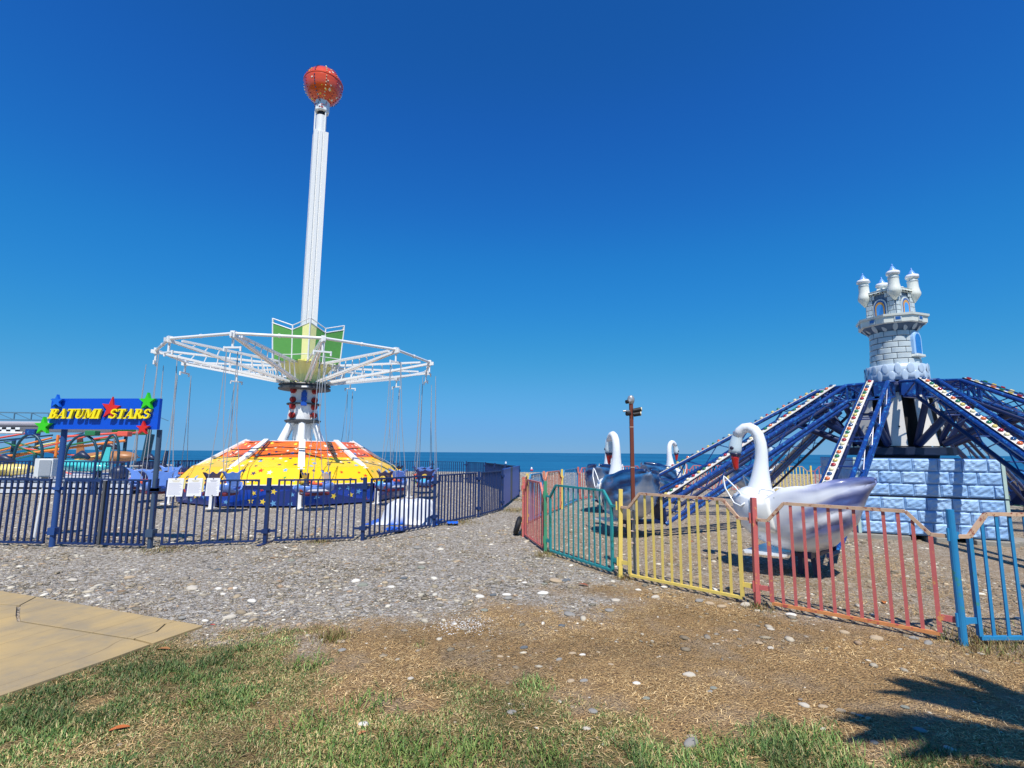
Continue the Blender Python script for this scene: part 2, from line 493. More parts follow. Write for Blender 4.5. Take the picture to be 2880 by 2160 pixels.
def sea_material():
    m = bpy.data.materials.new('sea_water'); m.use_nodes = True
    nt = m.node_tree; L = nt.links; N = nt.nodes
    b = N['Principled BSDF']; b.inputs['Roughness'].default_value = 0.55
    b.inputs['IOR'].default_value = 1.33; b.inputs['Specular IOR Level'].default_value = 0.25
    tc = N.new('ShaderNodeTexCoord')
    mp = N.new('ShaderNodeMapping'); mp.inputs['Scale'].default_value = (.25, 1.0, 1.0)
    L.new(tc.outputs['Object'], mp.inputs[0])
    n = N.new('ShaderNodeTexNoise'); n.inputs['Scale'].default_value = .22; n.inputs['Detail'].default_value = 8; n.inputs['Roughness'].default_value = .65
    L.new(mp.outputs[0], n.inputs['Vector'])
    n2 = N.new('ShaderNodeTexNoise'); n2.inputs['Scale'].default_value = .012; n2.inputs['Detail'].default_value = 6
    L.new(mp.outputs[0], n2.inputs['Vector'])
    a = N.new('ShaderNodeMath'); a.operation = 'MULTIPLY_ADD'; a.inputs[1].default_value = .6; L.new(n.outputs[0], a.inputs[0]); L.new(n2.outputs[0], a.inputs[2])
    cr = N.new('ShaderNodeValToRGB'); L.new(a.outputs[0], cr.inputs[0])
    cr.color_ramp.elements[0].position = .55; cr.color_ramp.elements[0].color = (*srgb('0b456c'), 1)
    cr.color_ramp.elements[1].position = 1.05 if False else 1.0; cr.color_ramp.elements[1].color = (*srgb('246f96'), 1)
    L.new(cr.outputs[0], b.inputs['Base Color'])
    bp = N.new('ShaderNodeBump'); bp.inputs['Strength'].default_value = 1.0; bp.inputs['Distance'].default_value = 0.5
    L.new(n.outputs[0], bp.inputs['Height']); L.new(bp.outputs[0], b.inputs['Normal'])
    return m
sea = MB(); sea.add([(-40000, 68, -1.2), (40000, 68, -1.2), (40000, 45000, -1.2), (-40000, 45000, -1.2)], [(0, 1, 2, 3)])
so_ = sea.build('sea', sea_material()); so_['kind'] = 'structure'; so_['label'] = 'flat deep blue sea out to the horizon'

# concrete slab, bottom left
def slab_material():
    m = bpy.data.materials.new('stamped_concrete'); m.use_nodes = True
    nt = m.node_tree; L = nt.links; N = nt.nodes
    b = N['Principled BSDF']; b.inputs['Roughness'].default_value = 0.8; b.inputs['Specular IOR Level'].default_value = 0.25
    tc = N.new('ShaderNodeTexCoord')
    m1 = N.new('ShaderNodeMapping'); m1.inputs['Rotation'].default_value = (0, 0, R(19.9)); L.new(tc.outputs['Object'], m1.inputs[0])
    mp = N.new('ShaderNodeMapping'); mp.inputs['Scale'].default_value = (3, .28, 1); L.new(m1.outputs[0], mp.inputs[0])
    def noise(v, s_, d=8, ro=.6):
        q = N.new('ShaderNodeTexNoise'); q.inputs['Scale'].default_value = s_; q.inputs['Detail'].default_value = d; q.inputs['Roughness'].default_value = ro; L.new(v, q.inputs['Vector']); return q.outputs[0]
    def mrange(v, a, c, x=0.0, y=1.0):
        q = N.new('ShaderNodeMapRange'); q.inputs['From Min'].default_value = a; q.inputs['From Max'].default_value = c; q.inputs['To Min'].default_value = x; q.inputs['To Max'].default_value = y; L.new(v, q.inputs['Value']); return q.outputs[0]
    def mixc(f, A, B, mode='MIX'):
        q = N.new('ShaderNodeMix'); q.data_type = 'RGBA'; q.blend_type = mode
        for k, v in (('Factor', f), ('A', A), ('B', B)):
            if isinstance(v, tuple): q.inputs[k].default_value = (*v, 1)
            elif isinstance(v, float): q.inputs[k].default_value = v
            else: L.new(v, q.inputs[k])
        return q.outputs['Result']
    obj = tc.outputs['Object']
    c = mixc(mrange(noise(obj, .9, 4), .42, .60), srgb('9a8a6e'), srgb('c0a36c'))
    c = mixc(mrange(noise(obj, 5, 8, .7), .4, .75), c, srgb('b0986c'))
    g1 = noise(mp.outputs[0], 3.2, 8, .7)
    c = mixc(mrange(g1, .32, .55, .84, 1.0), srgb('7d6c50'), c)
    # thin dark creases running with the grain
    g2 = noise(mp.outputs[0], .8, 1, .4)
    d1 = N.new('ShaderNodeMath'); d1.operation = 'SUBTRACT'; d1.inputs[1].default_value = .5; L.new(g2, d1.inputs[0])
    d2 = N.new('ShaderNodeMath'); d2.operation = 'ABSOLUTE'; L.new(d1.outputs[0], d2.inputs[0])
    crease = mrange(d2.outputs[0], .0, .003, .45, 1.0)
    c = mixc(crease, srgb('5e4e36'), c)
    c = mixc(mrange(noise(obj, 90, 4, .8), .62, .74, 0, .6), c, srgb('7c6d55'))
    L.new(c, b.inputs['Base Color'])
    h = N.new('ShaderNodeMath'); h.operation = 'MULTIPLY_ADD'; h.inputs[1].default_value = .5; L.new(crease, h.inputs[0]); L.new(g1, h.inputs[2])
    bp = N.new('ShaderNodeBump'); bp.inputs['Strength'].default_value = .7; bp.inputs['Distance'].default_value = .012; L.new(h.outputs[0], bp.inputs['Height'])
    L.new(bp.outputs[0], b.inputs['Normal'])
    return m
SLABM = slab_material()
slabt = thing('pavement', '', '', (-6, 4, 0)); del slabt['label']; del slabt['category']; slabt['kind'] = 'structure'
slabt['label'] = 'tan stamped concrete path corner'
ZS = 0.022
def slab_piece(poly, z=ZS):
    mb = MB(); mb.prism(poly, Matrix.Translation((0, 0, -.06)), z + .06)
    return mb.build('slab', SLABM, slabt, bevel=.004)
slab_piece([(-2.80, 4.885), (-3.10, 5.0), (-3.16, 4.93), (-3.10, 4.72), (-3.17, 4.55), (-2.95, 4.45), (-2.9, 4.6)])
slab_piece([(-3.115, 5.005), (-5.12, 5.76), (-5.0, 5.45), (-4.72, 5.15), (-4.55, 4.98), (-3.35, 4.6), (-3.185, 4.55), (-3.115, 4.72), (-3.175, 4.93)])
slab_piece([(-5.14, 5.77), (-5.72, 5.975), (-8, 6.8), (-8, 6.0), (-6.0, 5.75), (-5.3, 5.5), (-5.02, 5.46)])
slab_piece([(-5.03, 5.44), (-5.3, 5.48), (-6.0, 5.73), (-8, 5.98), (-12, 6.4), (-12, 1.6), (-3.95, 1.6), (-3.62, 2.6), (-3.31, 3.5), (-3.05, 4.15), (-2.96, 4.43), (-3.19, 4.53), (-3.36, 4.58), (-4.56, 4.96), (-4.74, 5.13)])
def in_slab(x, y):
    top = np.interp(x, [-12, -8, -5.7, -2.8], [8.3, 6.8, 5.97, 4.885])
    right = np.interp(y, [1.6, 2.6, 3.5, 4.15, 4.885], [-3.95, -3.62, -3.31, -3.05, -2.8])
    return (y < top + .01) & (x < right + .01)

# ------------------------------------------------------------------ scatter (stuff)
def raw_mesh(name, co, faces_flat, fsize, colors, m, smooth=False):
    me = bpy.data.meshes.new(name)
    me.vertices.add(len(co)); me.vertices.foreach_set('co', co.astype(np.float32).ravel())
    me.loops.add(len(faces_flat)); me.loops.foreach_set('vertex_index', faces_flat.astype(np.int32))
    nf = len(faces_flat) // fsize
    me.polygons.add(nf); me.polygons.foreach_set('loop_start', np.arange(nf, dtype=np.int32) * fsize)
    if smooth: me.polygons.foreach_set('use_smooth', np.ones(nf, bool))
    me.update(calc_edges=True)
    at = me.color_attributes.new('tint', 'FLOAT_COLOR', 'POINT')
    at.data.foreach_set('color', np.concatenate([colors, np.ones((len(colors), 1))], 1).astype(np.float32).ravel())
    me.materials.append(m)
    o = bpy.data.objects.new(name, me); COL.objects.link(o)
    return o

_t = (1 + 5 ** .5) / 2
ICO_V = np.array([(-1, _t, 0), (1, _t, 0), (-1, -_t, 0), (1, -_t, 0), (0, -1, _t), (0, 1, _t), (0, -1, -_t), (0, 1, -_t), (_t, 0, -1), (_t, 0, 1), (-_t, 0, -1), (-_t, 0, 1)]) / math.sqrt(1 + _t * _t)
ICO_F = np.array([(0, 11, 5), (0, 5, 1), (0, 1, 7), (0, 7, 10), (0, 10, 11), (1, 5, 9), (5, 11, 4), (11, 10, 2), (10, 7, 6), (7, 1, 8), (3, 9, 4), (3, 4, 2), (3, 2, 6), (3, 6, 8), (3, 8, 9), (4, 9, 5), (2, 4, 11), (6, 2, 10), (8, 6, 7), (9, 8, 1)])
PEB = np.array([srgb(h) for h in ('cdc3ae', 'ab9f8c', '8f887a', 'bba98c', '807868', 'e2dac8', '9c8d76', '958b7c', 'b0967a', 'a2967f', '978b76', 'c4b8a2')])
PEBM = attr_mat('pebble_stone', rough=0.8, spec=0.25, bump=0.25, bump_scale=60)
def pebbles(name, P, size, flat=.35):
    n = len(P)
    a = _rng.random(n) * 2 * np.pi
    sx = size * (0.8 + .5 * _rng.random(n)); sy = size * (0.5 + .35 * _rng.random(n)); sz = size * flat * (.6 + .6 * _rng.random(n))
    V = ICO_V[None] * (1 + .18 * (_rng.random((n, 12, 1)) - .5))
    V = V * np.stack([sx, sy, sz], -1)[:, None, :]
    ca, sa = np.cos(a)[:, None], np.sin(a)[:, None]
    x = V[..., 0] * ca - V[..., 1] * sa; y = V[..., 0] * sa + V[..., 1] * ca
    tilt = (_rng.random((n, 2)) - .5) * .5
    z = V[..., 2] + x * tilt[:, :1] * .6 + y * tilt[:, 1:] * .6
    z0 = ground_z(P[:, 0], P[:, 1]) + sz * .25
    co = np.stack([x + P[:, :1], y + P[:, 1:2], z + z0[:, None]], -1).reshape(-1, 3)
    f = (ICO_F[None] + (np.arange(n) * 12)[:, None, None]).reshape(-1)
    col = PEB[_rng.integers(0, len(PEB), n)] * (0.58 + .46 * _rng.random((n, 1)))
    return raw_mesh(name, co, f, 3, np.repeat(col, 12, 0), PEBM, smooth=True)

def scatter(n, x0, x1, y0, y1, dens):
    x = x0 + (x1 - x0) * _rng.random(n); y = y0 + (y1 - y0) * _rng.random(n)
    k = (_rng.random(n) < dens(x, y)) & (np.abs(x) < y * 1.06 + .5) & ~in_slab(x, y)
    return np.stack([x[k], y[k]], -1)
def gravel_d(x, y):
    g_, b_ = masks(x, y)
    return (1 - g_) * (1 - .84 * b_) * (.35 + .65 * sstep(.35, .6, fbm(x * .9 + 5, y * .9, 3)))
p1 = scatter(60000, -9.5, 6.5, 4.2, 10, gravel_d)
s1 = .006 + .02 * _rng.random(len(p1)) ** 2.2
p2 = scatter(26000, -22, 17, 9, 30, gravel_d)
s2 = .015 + .04 * _rng.random(len(p2)) ** 2
p3 = scatter(4300, -9.5, 6.5, 4, 11, gravel_d)
s3 = .022 + .042 * _rng.random(len(p3)) ** 2
p4 = scatter(6000, -4, 5, 2.4, 7, lambda x, y: masks(x, y)[1] * .35 * sstep(.42, .62, fbm(x * 1.7 + 2, y * 1.7 + 7, 3)) + .01)
s4 = .004 + .018 * _rng.random(len(p4)) ** 2.5
p5 = scatter(9000, -60, 60, 30, 72, lambda x, y: .9 + 0 * x)
s5 = .05 + .09 * _rng.random(len(p5)) ** 2
gv = pebbles('gravel', np.concatenate([p1, p2, p3, p4, p5]), np.concatenate([s1, s2, s3, s4, s5]))
tag(gv, 'small grey and pale beach pebbles strewn over the ground', 'gravel', kind='stuff')

def blades(name, P, h, w, lean, cols, m, lying=False):
    n = len(P)
    a = _rng.random(n) * 2 * np.pi
    dx, dy = np.cos(a), np.sin(a)
    sx, sy = -dy * w / 2, dx * w / 2
    z0 = ground_z(P[:, 0], P[:, 1]) + .002
    L_ = lean * h
    b0 = np.stack([P[:, 0] - sx, P[:, 1] - sy, z0], -1); b1 = np.stack([P[:, 0] + sx, P[:, 1] + sy, z0], -1)
    mx_, my_ = P[:, 0] + dx * L_ * .4, P[:, 1] + dy * L_ * .4
    hz = h * np.sqrt(np.maximum(1 - lean ** 2, .02))
    if lying: hz = h * .06 + .006 * _rng.random(n)
    cv = (_rng.random(n) - .5) * h * .35
    mx_ = mx_ - dy * cv; my_ = my_ + dx * cv
    m0 = np.stack([mx_ - sx * .9, my_ - sy * .9, z0 + hz * (.62 if not lying else 1)], -1); m1 = np.stack([mx_ + sx * .9, my_ + sy * .9, z0 + hz * (.62 if not lying else 1.1)], -1)
    t = np.stack([P[:, 0] + dx * L_, P[:, 1] + dy * L_, z0 + (hz if not lying else hz * .4)], -1)
    co = np.stack([b0, b1, m0, m1, t], 1).reshape(-1, 3)
    base = (np.arange(n) * 5)[:, None]
    f = np.concatenate([base + np.array([[0, 1, 3]]), base + np.array([[0, 3, 2]]), base + np.array([[2, 3, 4]])], 1).reshape(-1)
    return raw_mesh(name, co, f, 3, np.repeat(cols, 5, 0), m)
GRM = attr_mat('grass_blade', rough=0.55, spec=0.3)
def pick(hexes, n, lo=.75, hi=1.15):
    c = np.array([srgb(h) for h in hexes])
    return c[_rng.integers(0, len(c), n)] * (lo + (hi - lo) * _rng.random((n, 1)))
pg = scatter(620000, -4.2, 4, 2.3, 5.6, lambda x, y: masks(x, y)[0] * .75 * sstep(.26, .5, fbm(x * 7 + 1, y * 7 + 5, 3)) + .0)
ng = len(pg)
vig = fbm(pg[:, 0] * 1.2 + 9, pg[:, 1] * 1.5 + 2, 3)
hg = (.018 + .03 * _rng.random(ng)) * (.6 + 1.0 * sstep(.4, .7, vig))
cg = pick(['56773a', '668644', '7a9050', '476a32', '8c9a5a'], ng, .55, 1.15)
dry = _rng.random(ng) < .16 + .3 * sstep(.55, .38, vig)
cg[dry] = pick(['b8a470', 'cab584', '9a8858'], int(dry.sum()), .6, 1.1)
cg *= (.62 + .7 * sstep(.3, .7, fbm(pg[:, 0] * 2.1 + 33, pg[:, 1] * 2.4 + 12, 3)))[:, None]
gr = blades('grass', pg, hg, .0032 + .0022 * _rng.random(ng), np.minimum(.5 + .6 * _rng.random(ng), .985), cg, GRM)
tag(gr, 'patchy short green lawn grass in the foreground', 'grass', kind='stuff')
def straw_d(x, y):
    g_, b_ = masks(x, y)
    return np.clip(b_ * (.35 + .65 * sstep(.35, .6, fbm(x * 2.2, y * 2.2 + 40, 3))) + .25 * g_, 0, 1) * .8
ps = scatter(300000, -4.2, 6, 2.3, 8.5, straw_d)
ns = len(ps)
st = blades('dry_straw', ps, .02 + .055 * _rng.random(ns), .0022 + .0024 * _rng.random(ns), np.full(ns, .97), pick(['b09160', 'c4a470', '7c6340', 'd4ba8a', '907450', 'c8aa78'], ns, .55, 1.2) * (.68 + .75 * sstep(.3, .7, fbm(ps[:, 0] * 1.3 + 70, ps[:, 1] * 1.6 + 11, 4)))[:, None], GRM, lying=True)
tag(st, 'brown dried grass and straw matting the bare soil', 'dry grass', kind='stuff')
# weeds along the foot of the coloured fence and a few tufts
pts = []
for (cx, cy, rr, k) in [(3.95, 4.52, .25, 420), (4.3, 4.6, .35, 700), (4.8, 4.6, .3, 500), (-1.52, 4.63, .12, 420), (2.6, 5.58, .12, 160), (1.45, 6.8, .12, 140), (.6, 8.4, .12, 140), (-3.4, 9.3, .18, 260), (-1.2, 11.9, .35, 500), (.1, 14.5, .5, 700), (.25, 17.5, .5, 600), (-5.6, 8.45, .25, 260), (.5, 8.2, .15, 200)]:
    q = _rng.normal(size=(k, 2)) * rr * .6 + [cx, cy]; pts.append(q)
pw = np.concatenate(pts); nw = len(pw)
wd = blades('weeds', pw, .03 + .07 * _rng.random(nw), np.full(nw, .005), .3 + .6 * _rng.random(nw), pick(['8a7a4a', 'a08a5a', '6f7a3e', '7a5f3c'], nw), GRM)
tag(wd, 'dry weeds at the foot of the fences', 'weeds', kind='stuff')
# broad-bladed green tufts at the bottom edge
pts = []
for (cx, cy, rr, k) in [(-.62, 2.95, .2, 500), (-.35, 2.85, .16, 420), (-.15, 3.0, .12, 200), (-.9, 2.9, .15, 220), (.2, 2.95, .12, 160), (-2.0, 3.5, .15, 180), (1.1, 2.95, .14, 220), (1.75, 3.05, .12, 160), (-1.5, 4.1, .14, 160), (-.9, 3.5, .16, 200), (-1.2, 3.2, .14, 160)]:
    pts.append(_rng.normal(size=(k, 2)) * rr * .7 + [cx, cy])
pt = np.concatenate(pts); nt_ = len(pt)
tf = blades('grass_tufts', pt, .03 + .06 * _rng.random(nt_), np.full(nt_, .0055), .5 + .48 * _rng.random(nt_), pick(['5f7c3a', '71893f', '516d2e', '869650'], nt_), GRM)
tag(tf, 'taller bright green grass tufts at the front of the lawn', 'grass', kind='stuff')
# white crumbs
pc = _rng.normal(size=(420, 2)) * [.17, .13] + [-.42, 5.0]
nc_ = len(pc)
wc = pebbles('crumbs', pc, .003 + .006 * _rng.random(nc_), .5)
at = wc.data.color_attributes['tint']; at.data.foreach_set('color', np.tile([.8, .8, .78, 1], nc_ * 12).astype(np.float32))
tag(wc, 'patch of tiny white plaster crumbs spilled on the brown soil', 'crumbs', kind='stuff')

# ------------------------------------------------------------------ blue fence round the swing ride
def bar_mesh(name, w, h, m, th=None):
    mb = MB(); mb.box((0, 0, h / 2), (w, th or w, h))
    o = mb.build(name, m); me = o.data; bpy.data.objects.remove(o); return me
BARN = {}
def fence_panel(root, A, B, m, nbars, h=1.09, zb=.06, gap=.15, bw=.026, rail=.04, label=None, bm=None, arms=True, name='fence_panel'):
    A = Vector((A[0], A[1], 0)); B = Vector((B[0], B[1], 0)); d = (B - A); L = d.length; d.normalize()
    za = float(ground_z(np.array([A.x]), np.array([A.y]))[0]); zb_ = float(ground_z(np.array([B.x]), np.array([B.y]))[0])
    up = Vector((0, 0, 1))
    def pt(t, z): return A + d * t + up * (z + za + (zb_ - za) * t / L)
    mb = MB()
    mb.bar(pt(gap, h), pt(L - gap, h), rail, .03)
    mb.bar(pt(gap, zb), pt(L - gap, zb), rail, .03)
    for t in (gap + .015, L - gap - .015): mb.bar(pt(t, zb + .016), pt(t, h - .016), .032, .032, up=d)
    if arms:
        for t0, t1 in ((.03, gap), (L - gap, L - .03)):
            for z in (.22, h - .14): mb.bar(pt(t0, z), pt(t1, z), .014, .04)
    p = mb.build(name, m, root)
    if label: p['label'] = label
    key = (round(bw, 3), round(h, 2), m.name)
    if key not in BARN: BARN[key] = bar_mesh('bar', bw, h - zb - .032, m)
    rz = math.atan2(d.y, d.x)
    for k in range(nbars):
        t = gap + (L - 2 * gap) * (k + 1) / (nbars + 1) + random.uniform(-.004, .004)
        q = pt(t, zb + .016)
        inst('bar', BARN[key], p, q, (random.uniform(-.006, .006), random.uniform(-.006, .006), rz), world_pos=True)
    return p
def fence_post(root, A, m, w=.06, h=1.13, foot=False):
    z = float(ground_z(np.array([A[0]]), np.array([A[1]]))[0])
    mb = MB(); mb.bar((A[0], A[1], z - .05), (A[0], A[1], z + h), w, w)
    for zz in (.22, h - .18):
        mb.box((A[0], A[1], z + zz), (w + .05, w + .05, .07))
    if foot:
        mb.box((A[0], A[1], z + .012), (.09, .42, .02))
    return mb.build('post', m, root)
bf = thing('blue_fence', 'navy blue barred steel fence round the swing ride, with its gate under the sign', 'fence', (-5, 9, 0))
SL = (-7.636, 8.752); SR = (-5.92, 8.626)
near = [(-9.35, 8.86), SL, SR, (-4.267, 9.115), (-2.693, 9.524), (-1.662, 11.257), (-.812, 12.971), (-.247, 14.581)]
near = [(-12.6, 9.3), (-11.0, 9.05)] + near
nb = [10, 10, 11, 11, 11, 11, 12, 12, 11]
for i in range(len(near) - 1):
    if near[i] == SL: continue
    fence_panel(bf, near[i], near[i + 1], NAVY, nb[i])
for p in near[:3]: 
    if p != SL: fence_post(bf, p, NAVY)
for k, p in enumerate(near[4:]): fence_post(bf, p, NAVY, foot=(k == 1))
# gate between the two sign posts: two leaves with a bare steel meeting stile
A = Vector((*SL, 0)); B = Vector((*SR, 0)); d = (B - A).normalized(); Lg = (B - A).length
GR = mat('bare_grey_paint', srgb('4f5052'), 0.5, var=.2)
fence_panel(bf, A, A + d * (Lg * .5), NAVY, 5, h=1.08, gap=.1, bw=.036, label='left leaf of the gate', name='gate_leaf')
fence_panel(bf, A + d * (Lg * .5 - .09), B, NAVY, 6, h=1.10, gap=.1, bw=.034, label='right leaf of the gate', name='gate_leaf')
mb = MB(); c0 = A + d * (Lg * .49); mb.bar((c0.x, c0.y - .03, .05), (c0.x, c0.y - .03, 1.09), .04); mb.build('gate_stile', GR, bf)
# solid sheet panels at the corner
c7 = Vector((-.247, 14.581, 0)); c8 = Vector((.283, 19.025, 0))
dd = (c8 - c7).normalized()
for (t0, t1, mm, lb) in ((.02, .40, BLUESHEET, 'solid bright blue sheet panel nearer the corner'), (.405, .52, GR, 'narrow grey sheet between the two blue ones'), (.525, .98, BLUESHEET, 'solid bright blue sheet panel at the far corner')):
    mb = MB(); a_ = c7.lerp(c8, t0); b_ = c7.lerp(c8, t1)
    mb.bar(a_ + Vector((0, 0, .6)), b_ + Vector((0, 0, .6)), .02, 1.0)
    mb.bar(a_ + Vector((0, 0, 1.12)), b_ + Vector((0, 0, 1.12)), .045, .03)
    o = mb.build('sheet_panel', mm, bf); o['label'] = lb
fence_post(bf, (c8.x, c8.y), NAVY)
far = [(.283, 19.025), (-.25, 21.2), (-.75, 23.4), (-1.3, 25.6), (-2.4, 27.4), (-4.3, 28.0), (-6.3, 28.2), (-8.3, 28.2), (-10.2, 27.4), (-12.0, 26.3), (-13.7, 25.0), (-15.4, 23.8)]
for i in range(len(far) - 1):
    fence_panel(bf, far[i], far[i + 1], NAVY, 13, bw=.03)
for p in far[1:]: fence_post(bf, p, NAVY, w=.07)
for p in far[5:8]: pass

# ------------------------------------------------------------------ coloured fence round the swan ride
cf = thing('coloured_fence', 'peeling many coloured steel fence round the swan ride, panels red, yellow, teal, blue', 'fence', (2, 7, 0))
CH = 1.05
def col_panel(A, B, cm, n, label, topm=CHIPPED, bottom=None, bw=.028, dip=True):
    A = Vector((A[0], A[1], 0)); B = Vector((B[0], B[1], 0)); d = (B - A); L = d.length; d.normalize()
    def pt(t, z): return A + d * t + Vector((0, 0, z))
    m = CF[cm]
    g0 = .15; zb = .06; zt = 1.09; zl = .90
    ramp = min(.17, L * .1)
    mb = MB()
    # top rail with its two sloped ends (material 1), bottom rail and stiles (0)
    prof = [(.04, zl), (g0, zl), (g0 + ramp, zt), (L - g0 - ramp, zt), (L - g0, zl), (L - .04, zl)]
    for (a, b) in zip(prof[:-1], prof[1:]):
        mb.bar(pt(*a), pt(*b), .034, .03, 1)
    mb.bar(pt(g0, zb), pt(L - g0, zb), .034, .03, 2)
    for t in (g0, L - g0): mb.bar(pt(t, zb + .015), pt(t, zl - .014), .034, .034, 0, up=d)
    for t0, t1 in ((.035, g0 - .018), (L - g0 + .018, L - .035)): mb.bar(pt(t0, .2), pt(t1, .2), .014, .05, 0)
    p = mb.build('fence_panel', [m, topm, bottom or m], cf); p['label'] = label
    rz = math.atan2(d.y, d.x)
    for k in range(n):
        t = g0 + (L - 2 * g0) * (k + 1) / (n + 1) + random.uniform(-.005, .005)
        if t < g0 + ramp: z1 = zl + (zt - zl) * (t - g0) / ramp
        elif t > L - g0 - ramp: z1 = zl + (zt - zl) * (L - g0 - t) / ramp
        else: z1 = zt
        q = pt(t, zb + .015); hh = z1 - zb - .032
        key = ('c', cm, round(bw, 3))
        if key not in BARN: BARN[key] = bar_mesh('bar', bw, 1.0, m, .011)
        inst('bar', BARN[key], p, q, (random.uniform(-.007, .007), random.uniform(-.007, .007), rz), (1, 1, hh), world_pos=True)
    return p
def col_post(A, cm, w=.05, h=1.13, round_=False, label=None, lean=(0, 0)):
    mb = MB()
    a = (A[0], A[1], -.08); b = (A[0] + lean[0], A[1] + lean[1], h)
    if round_: mb.tube([a, b], w / 2, 14)
    else: mb.bar(a, b, w, w)
    for z in (.2, h - .22):
        mb.box((A[0] + w * .5 + .006, A[1] - .0, z), (.022, .03, .06)); mb.tube([(A[0] - w * .5 - .004, A[1], z - .05), (A[0] - w * .5 - .004, A[1], z + .06)], .012, 8)
    o = mb.build('post', CF[cm], cf)
    if label: o['label'] = label
    return o
Q0 = (3.864, 4.585); Q1 = (2.62, 5.661); Q2 = (1.42, 6.874); Q3 = (.559, 8.505); Q4 = (.243, 10.076)
col_panel(Q1, Q0, 'red', 11, 'red panel nearest the camera with yellow showing through its bottom rail', bottom=mat('orange_rail_paint', srgb('cf8a52'), .55, var=.25, scale=14, wear=srgb('b5534a'), wear_amt=.08))
col_panel(Q2, Q1, 'yellow', 11, 'near yellow panel')
col_panel(Q3, Q2, 'teal', 11, 'teal panel left of the near yellow one', topm=CF['teal'])
col_panel(Q4, Q3, 'red', 11, 'red panel seen edge-on beside the pebble path', topm=CF['red'])
col_panel(Q0, (5.58, 4.64), 'blue', 10, 'bright blue panel at the right edge')
col_panel((5.6, 4.64), (7.3, 4.75), 'green', 10, 'green panel beyond the blue one')
col_post(Q0, 'blue', .062, 1.13, True, 'thick round bright blue post')
col_post(Q1, 'red', label='red post between yellow and red panels', lean=(.02, 0)); col_post(Q2, 'yellow', label='yellow post', lean=(.03, 0)); col_post(Q3, 'green', h=1.14, label='green post'); col_post(Q4, 'red', w=.06)
back = [((.24, 10.1), 'yellow'), ((.36, 11.75), 'blue'), ((.84, 13.35), 'salmon'), ((1.47, 15.0), 'blue'), ((2.28, 17.6), 'red'), ((3.55, 19.6), 'red'), ((5.4, 21.3), 'blue'), ((6.2, 22.4), 'yellow'), ((7.75, 22.8), 'red'), ((9.6, 22.9), 'blue'), ((11.2, 22.7), 'yellow'), ((12.9, 22.2), 'yellow'), ((14.6, 20.9), 'red'), ((15.5, 19.2), 'green'), ((15.9, 17.3), 'green'), ((15.9, 15.4), 'green')]
seq = ['yellow', 'blue', 'salmon', 'blue', 'red', 'red', 'blue', 'yellow', 'red', 'red', 'yellow', 'red', 'yellow', 'green', 'green']
LB = {'yellow': 'pale yellow', 'blue': 'light blue', 'salmon': 'faded salmon', 'red': 'faded red', 'green': 'faded green'}
for i in range(len(back) - 1):
    a, b = back[i][0], back[i + 1][0]
    col_panel(a, b, seq[i], 10, LB[seq[i]] + ' panel on the sea side of the swan ride', topm=CF[seq[i]] if seq[i] != 'yellow' else CHIPPED, bw=.035)
for (p, c) in back: col_post(p, c if c != 'blue' else 'yellow', w=.06)

# ------------------------------------------------------------------ sign over the gate
sgn = thing('park_sign', 'blue board with yellow letters and coloured stars above the gate, on two navy posts', 'sign', (SL[0], SL[1], 0))
dS = (Vector((*SR, 0)) - Vector((*SL, 0))).normalized()
nS = Vector((dS.y, -dS.x, 0))            # towards the camera
if nS.y > 0: nS = -nS
for p, ln in ((SL, (-.0, 0)), (SR, (.0, 0))):
    mb = MB(); mb.tube([(p[0], p[1], -.05), (p[0] + ln[0] - .03, p[1], 1.94)], .045 if p == SL else .04, 14)
    mb.box((p[0], p[1], .25), (.12, .12, .12)); mb.box((p[0], p[1], .95), (.11, .11, .05))
    mb.build('post', mat('sign_post_paint', srgb('274a86'), .4, var=.15) if p == SL else mat('sign_post_grey', srgb('3d4f66'), .4, var=.2), sgn, smooth='auto')
O = Vector((-7.855, 8.70, 2.462)) + nS * .05
def SP(u, v, w=0.0):   # u along the board from its left end, v down from its top, w out of the board
    return O + dS * u + Vector((0, 0, -v)) + nS * w
BW, BHt = 1.95, .52
mb = MB()
mb.add([SP(0, 0, .0), SP(BW, 0, .0), SP(BW, BHt, .0), SP(0, BHt, .0), SP(0, 0, -.06), SP(BW, 0, -.06), SP(BW, BHt, -.06), SP(0, BHt, -.06)],
       [(3, 2, 1, 0), (4, 5, 6, 7), (0, 1, 5, 4), (1, 2, 6, 5), (2, 3, 7, 6), (3, 0, 4, 7)])
mb.build('board', mat('sign_blue', srgb('0b50cc'), .35, var=.04), sgn)
def SM(u, v, w): return Matrix.Translation(SP(u, v, w)) @ Matrix(((dS.x, 0, nS.x, 0), (dS.y, 0, nS.y, 0), (0, 1, 0, 0), (0, 0, 0, 1)))
LGREEN = mat('lime_star', srgb('3ccb1a'), .35, var=.05); LEDGE = mat('pale_lime_edge', srgb('a8e88a'), .4)
SRED = mat('sign_red', srgb('d62a22'), .35); SBLUE = mat('sign_blue_star', srgb('1d6cd8'), .35); SYEL = mat('sign_yellow', srgb('fbe60e'), .4, var=.03)
for (u, v, r_, m_, dth, lb) in ((.145, .05, .115, SBLUE, .05, 'blue star'), (1.775, .055, .15, LGREEN, .06, 'green star, upper right'), (-.04, .47, .155, LGREEN, .06, 'green star, lower left'), (1.74, .50, .12, SRED, .05, 'small red star')):
    mb = MB(); mb.prism([(x * r_, y * r_) for x, y in star(5, 1, .40)], SM(u, v, .012), dth)
    o = mb.build('star', m_, sgn); o['label'] = lb
    if m_ is not SBLUE:
        pass
mb = MB()
so1 = [(x * .2, y * .2) for x, y in star(5, 1, .40, math.pi / 2 - .1)]
mb.prism([(x * .85, y) for x, y in so1], SM(1.11, .17, .004), .03)
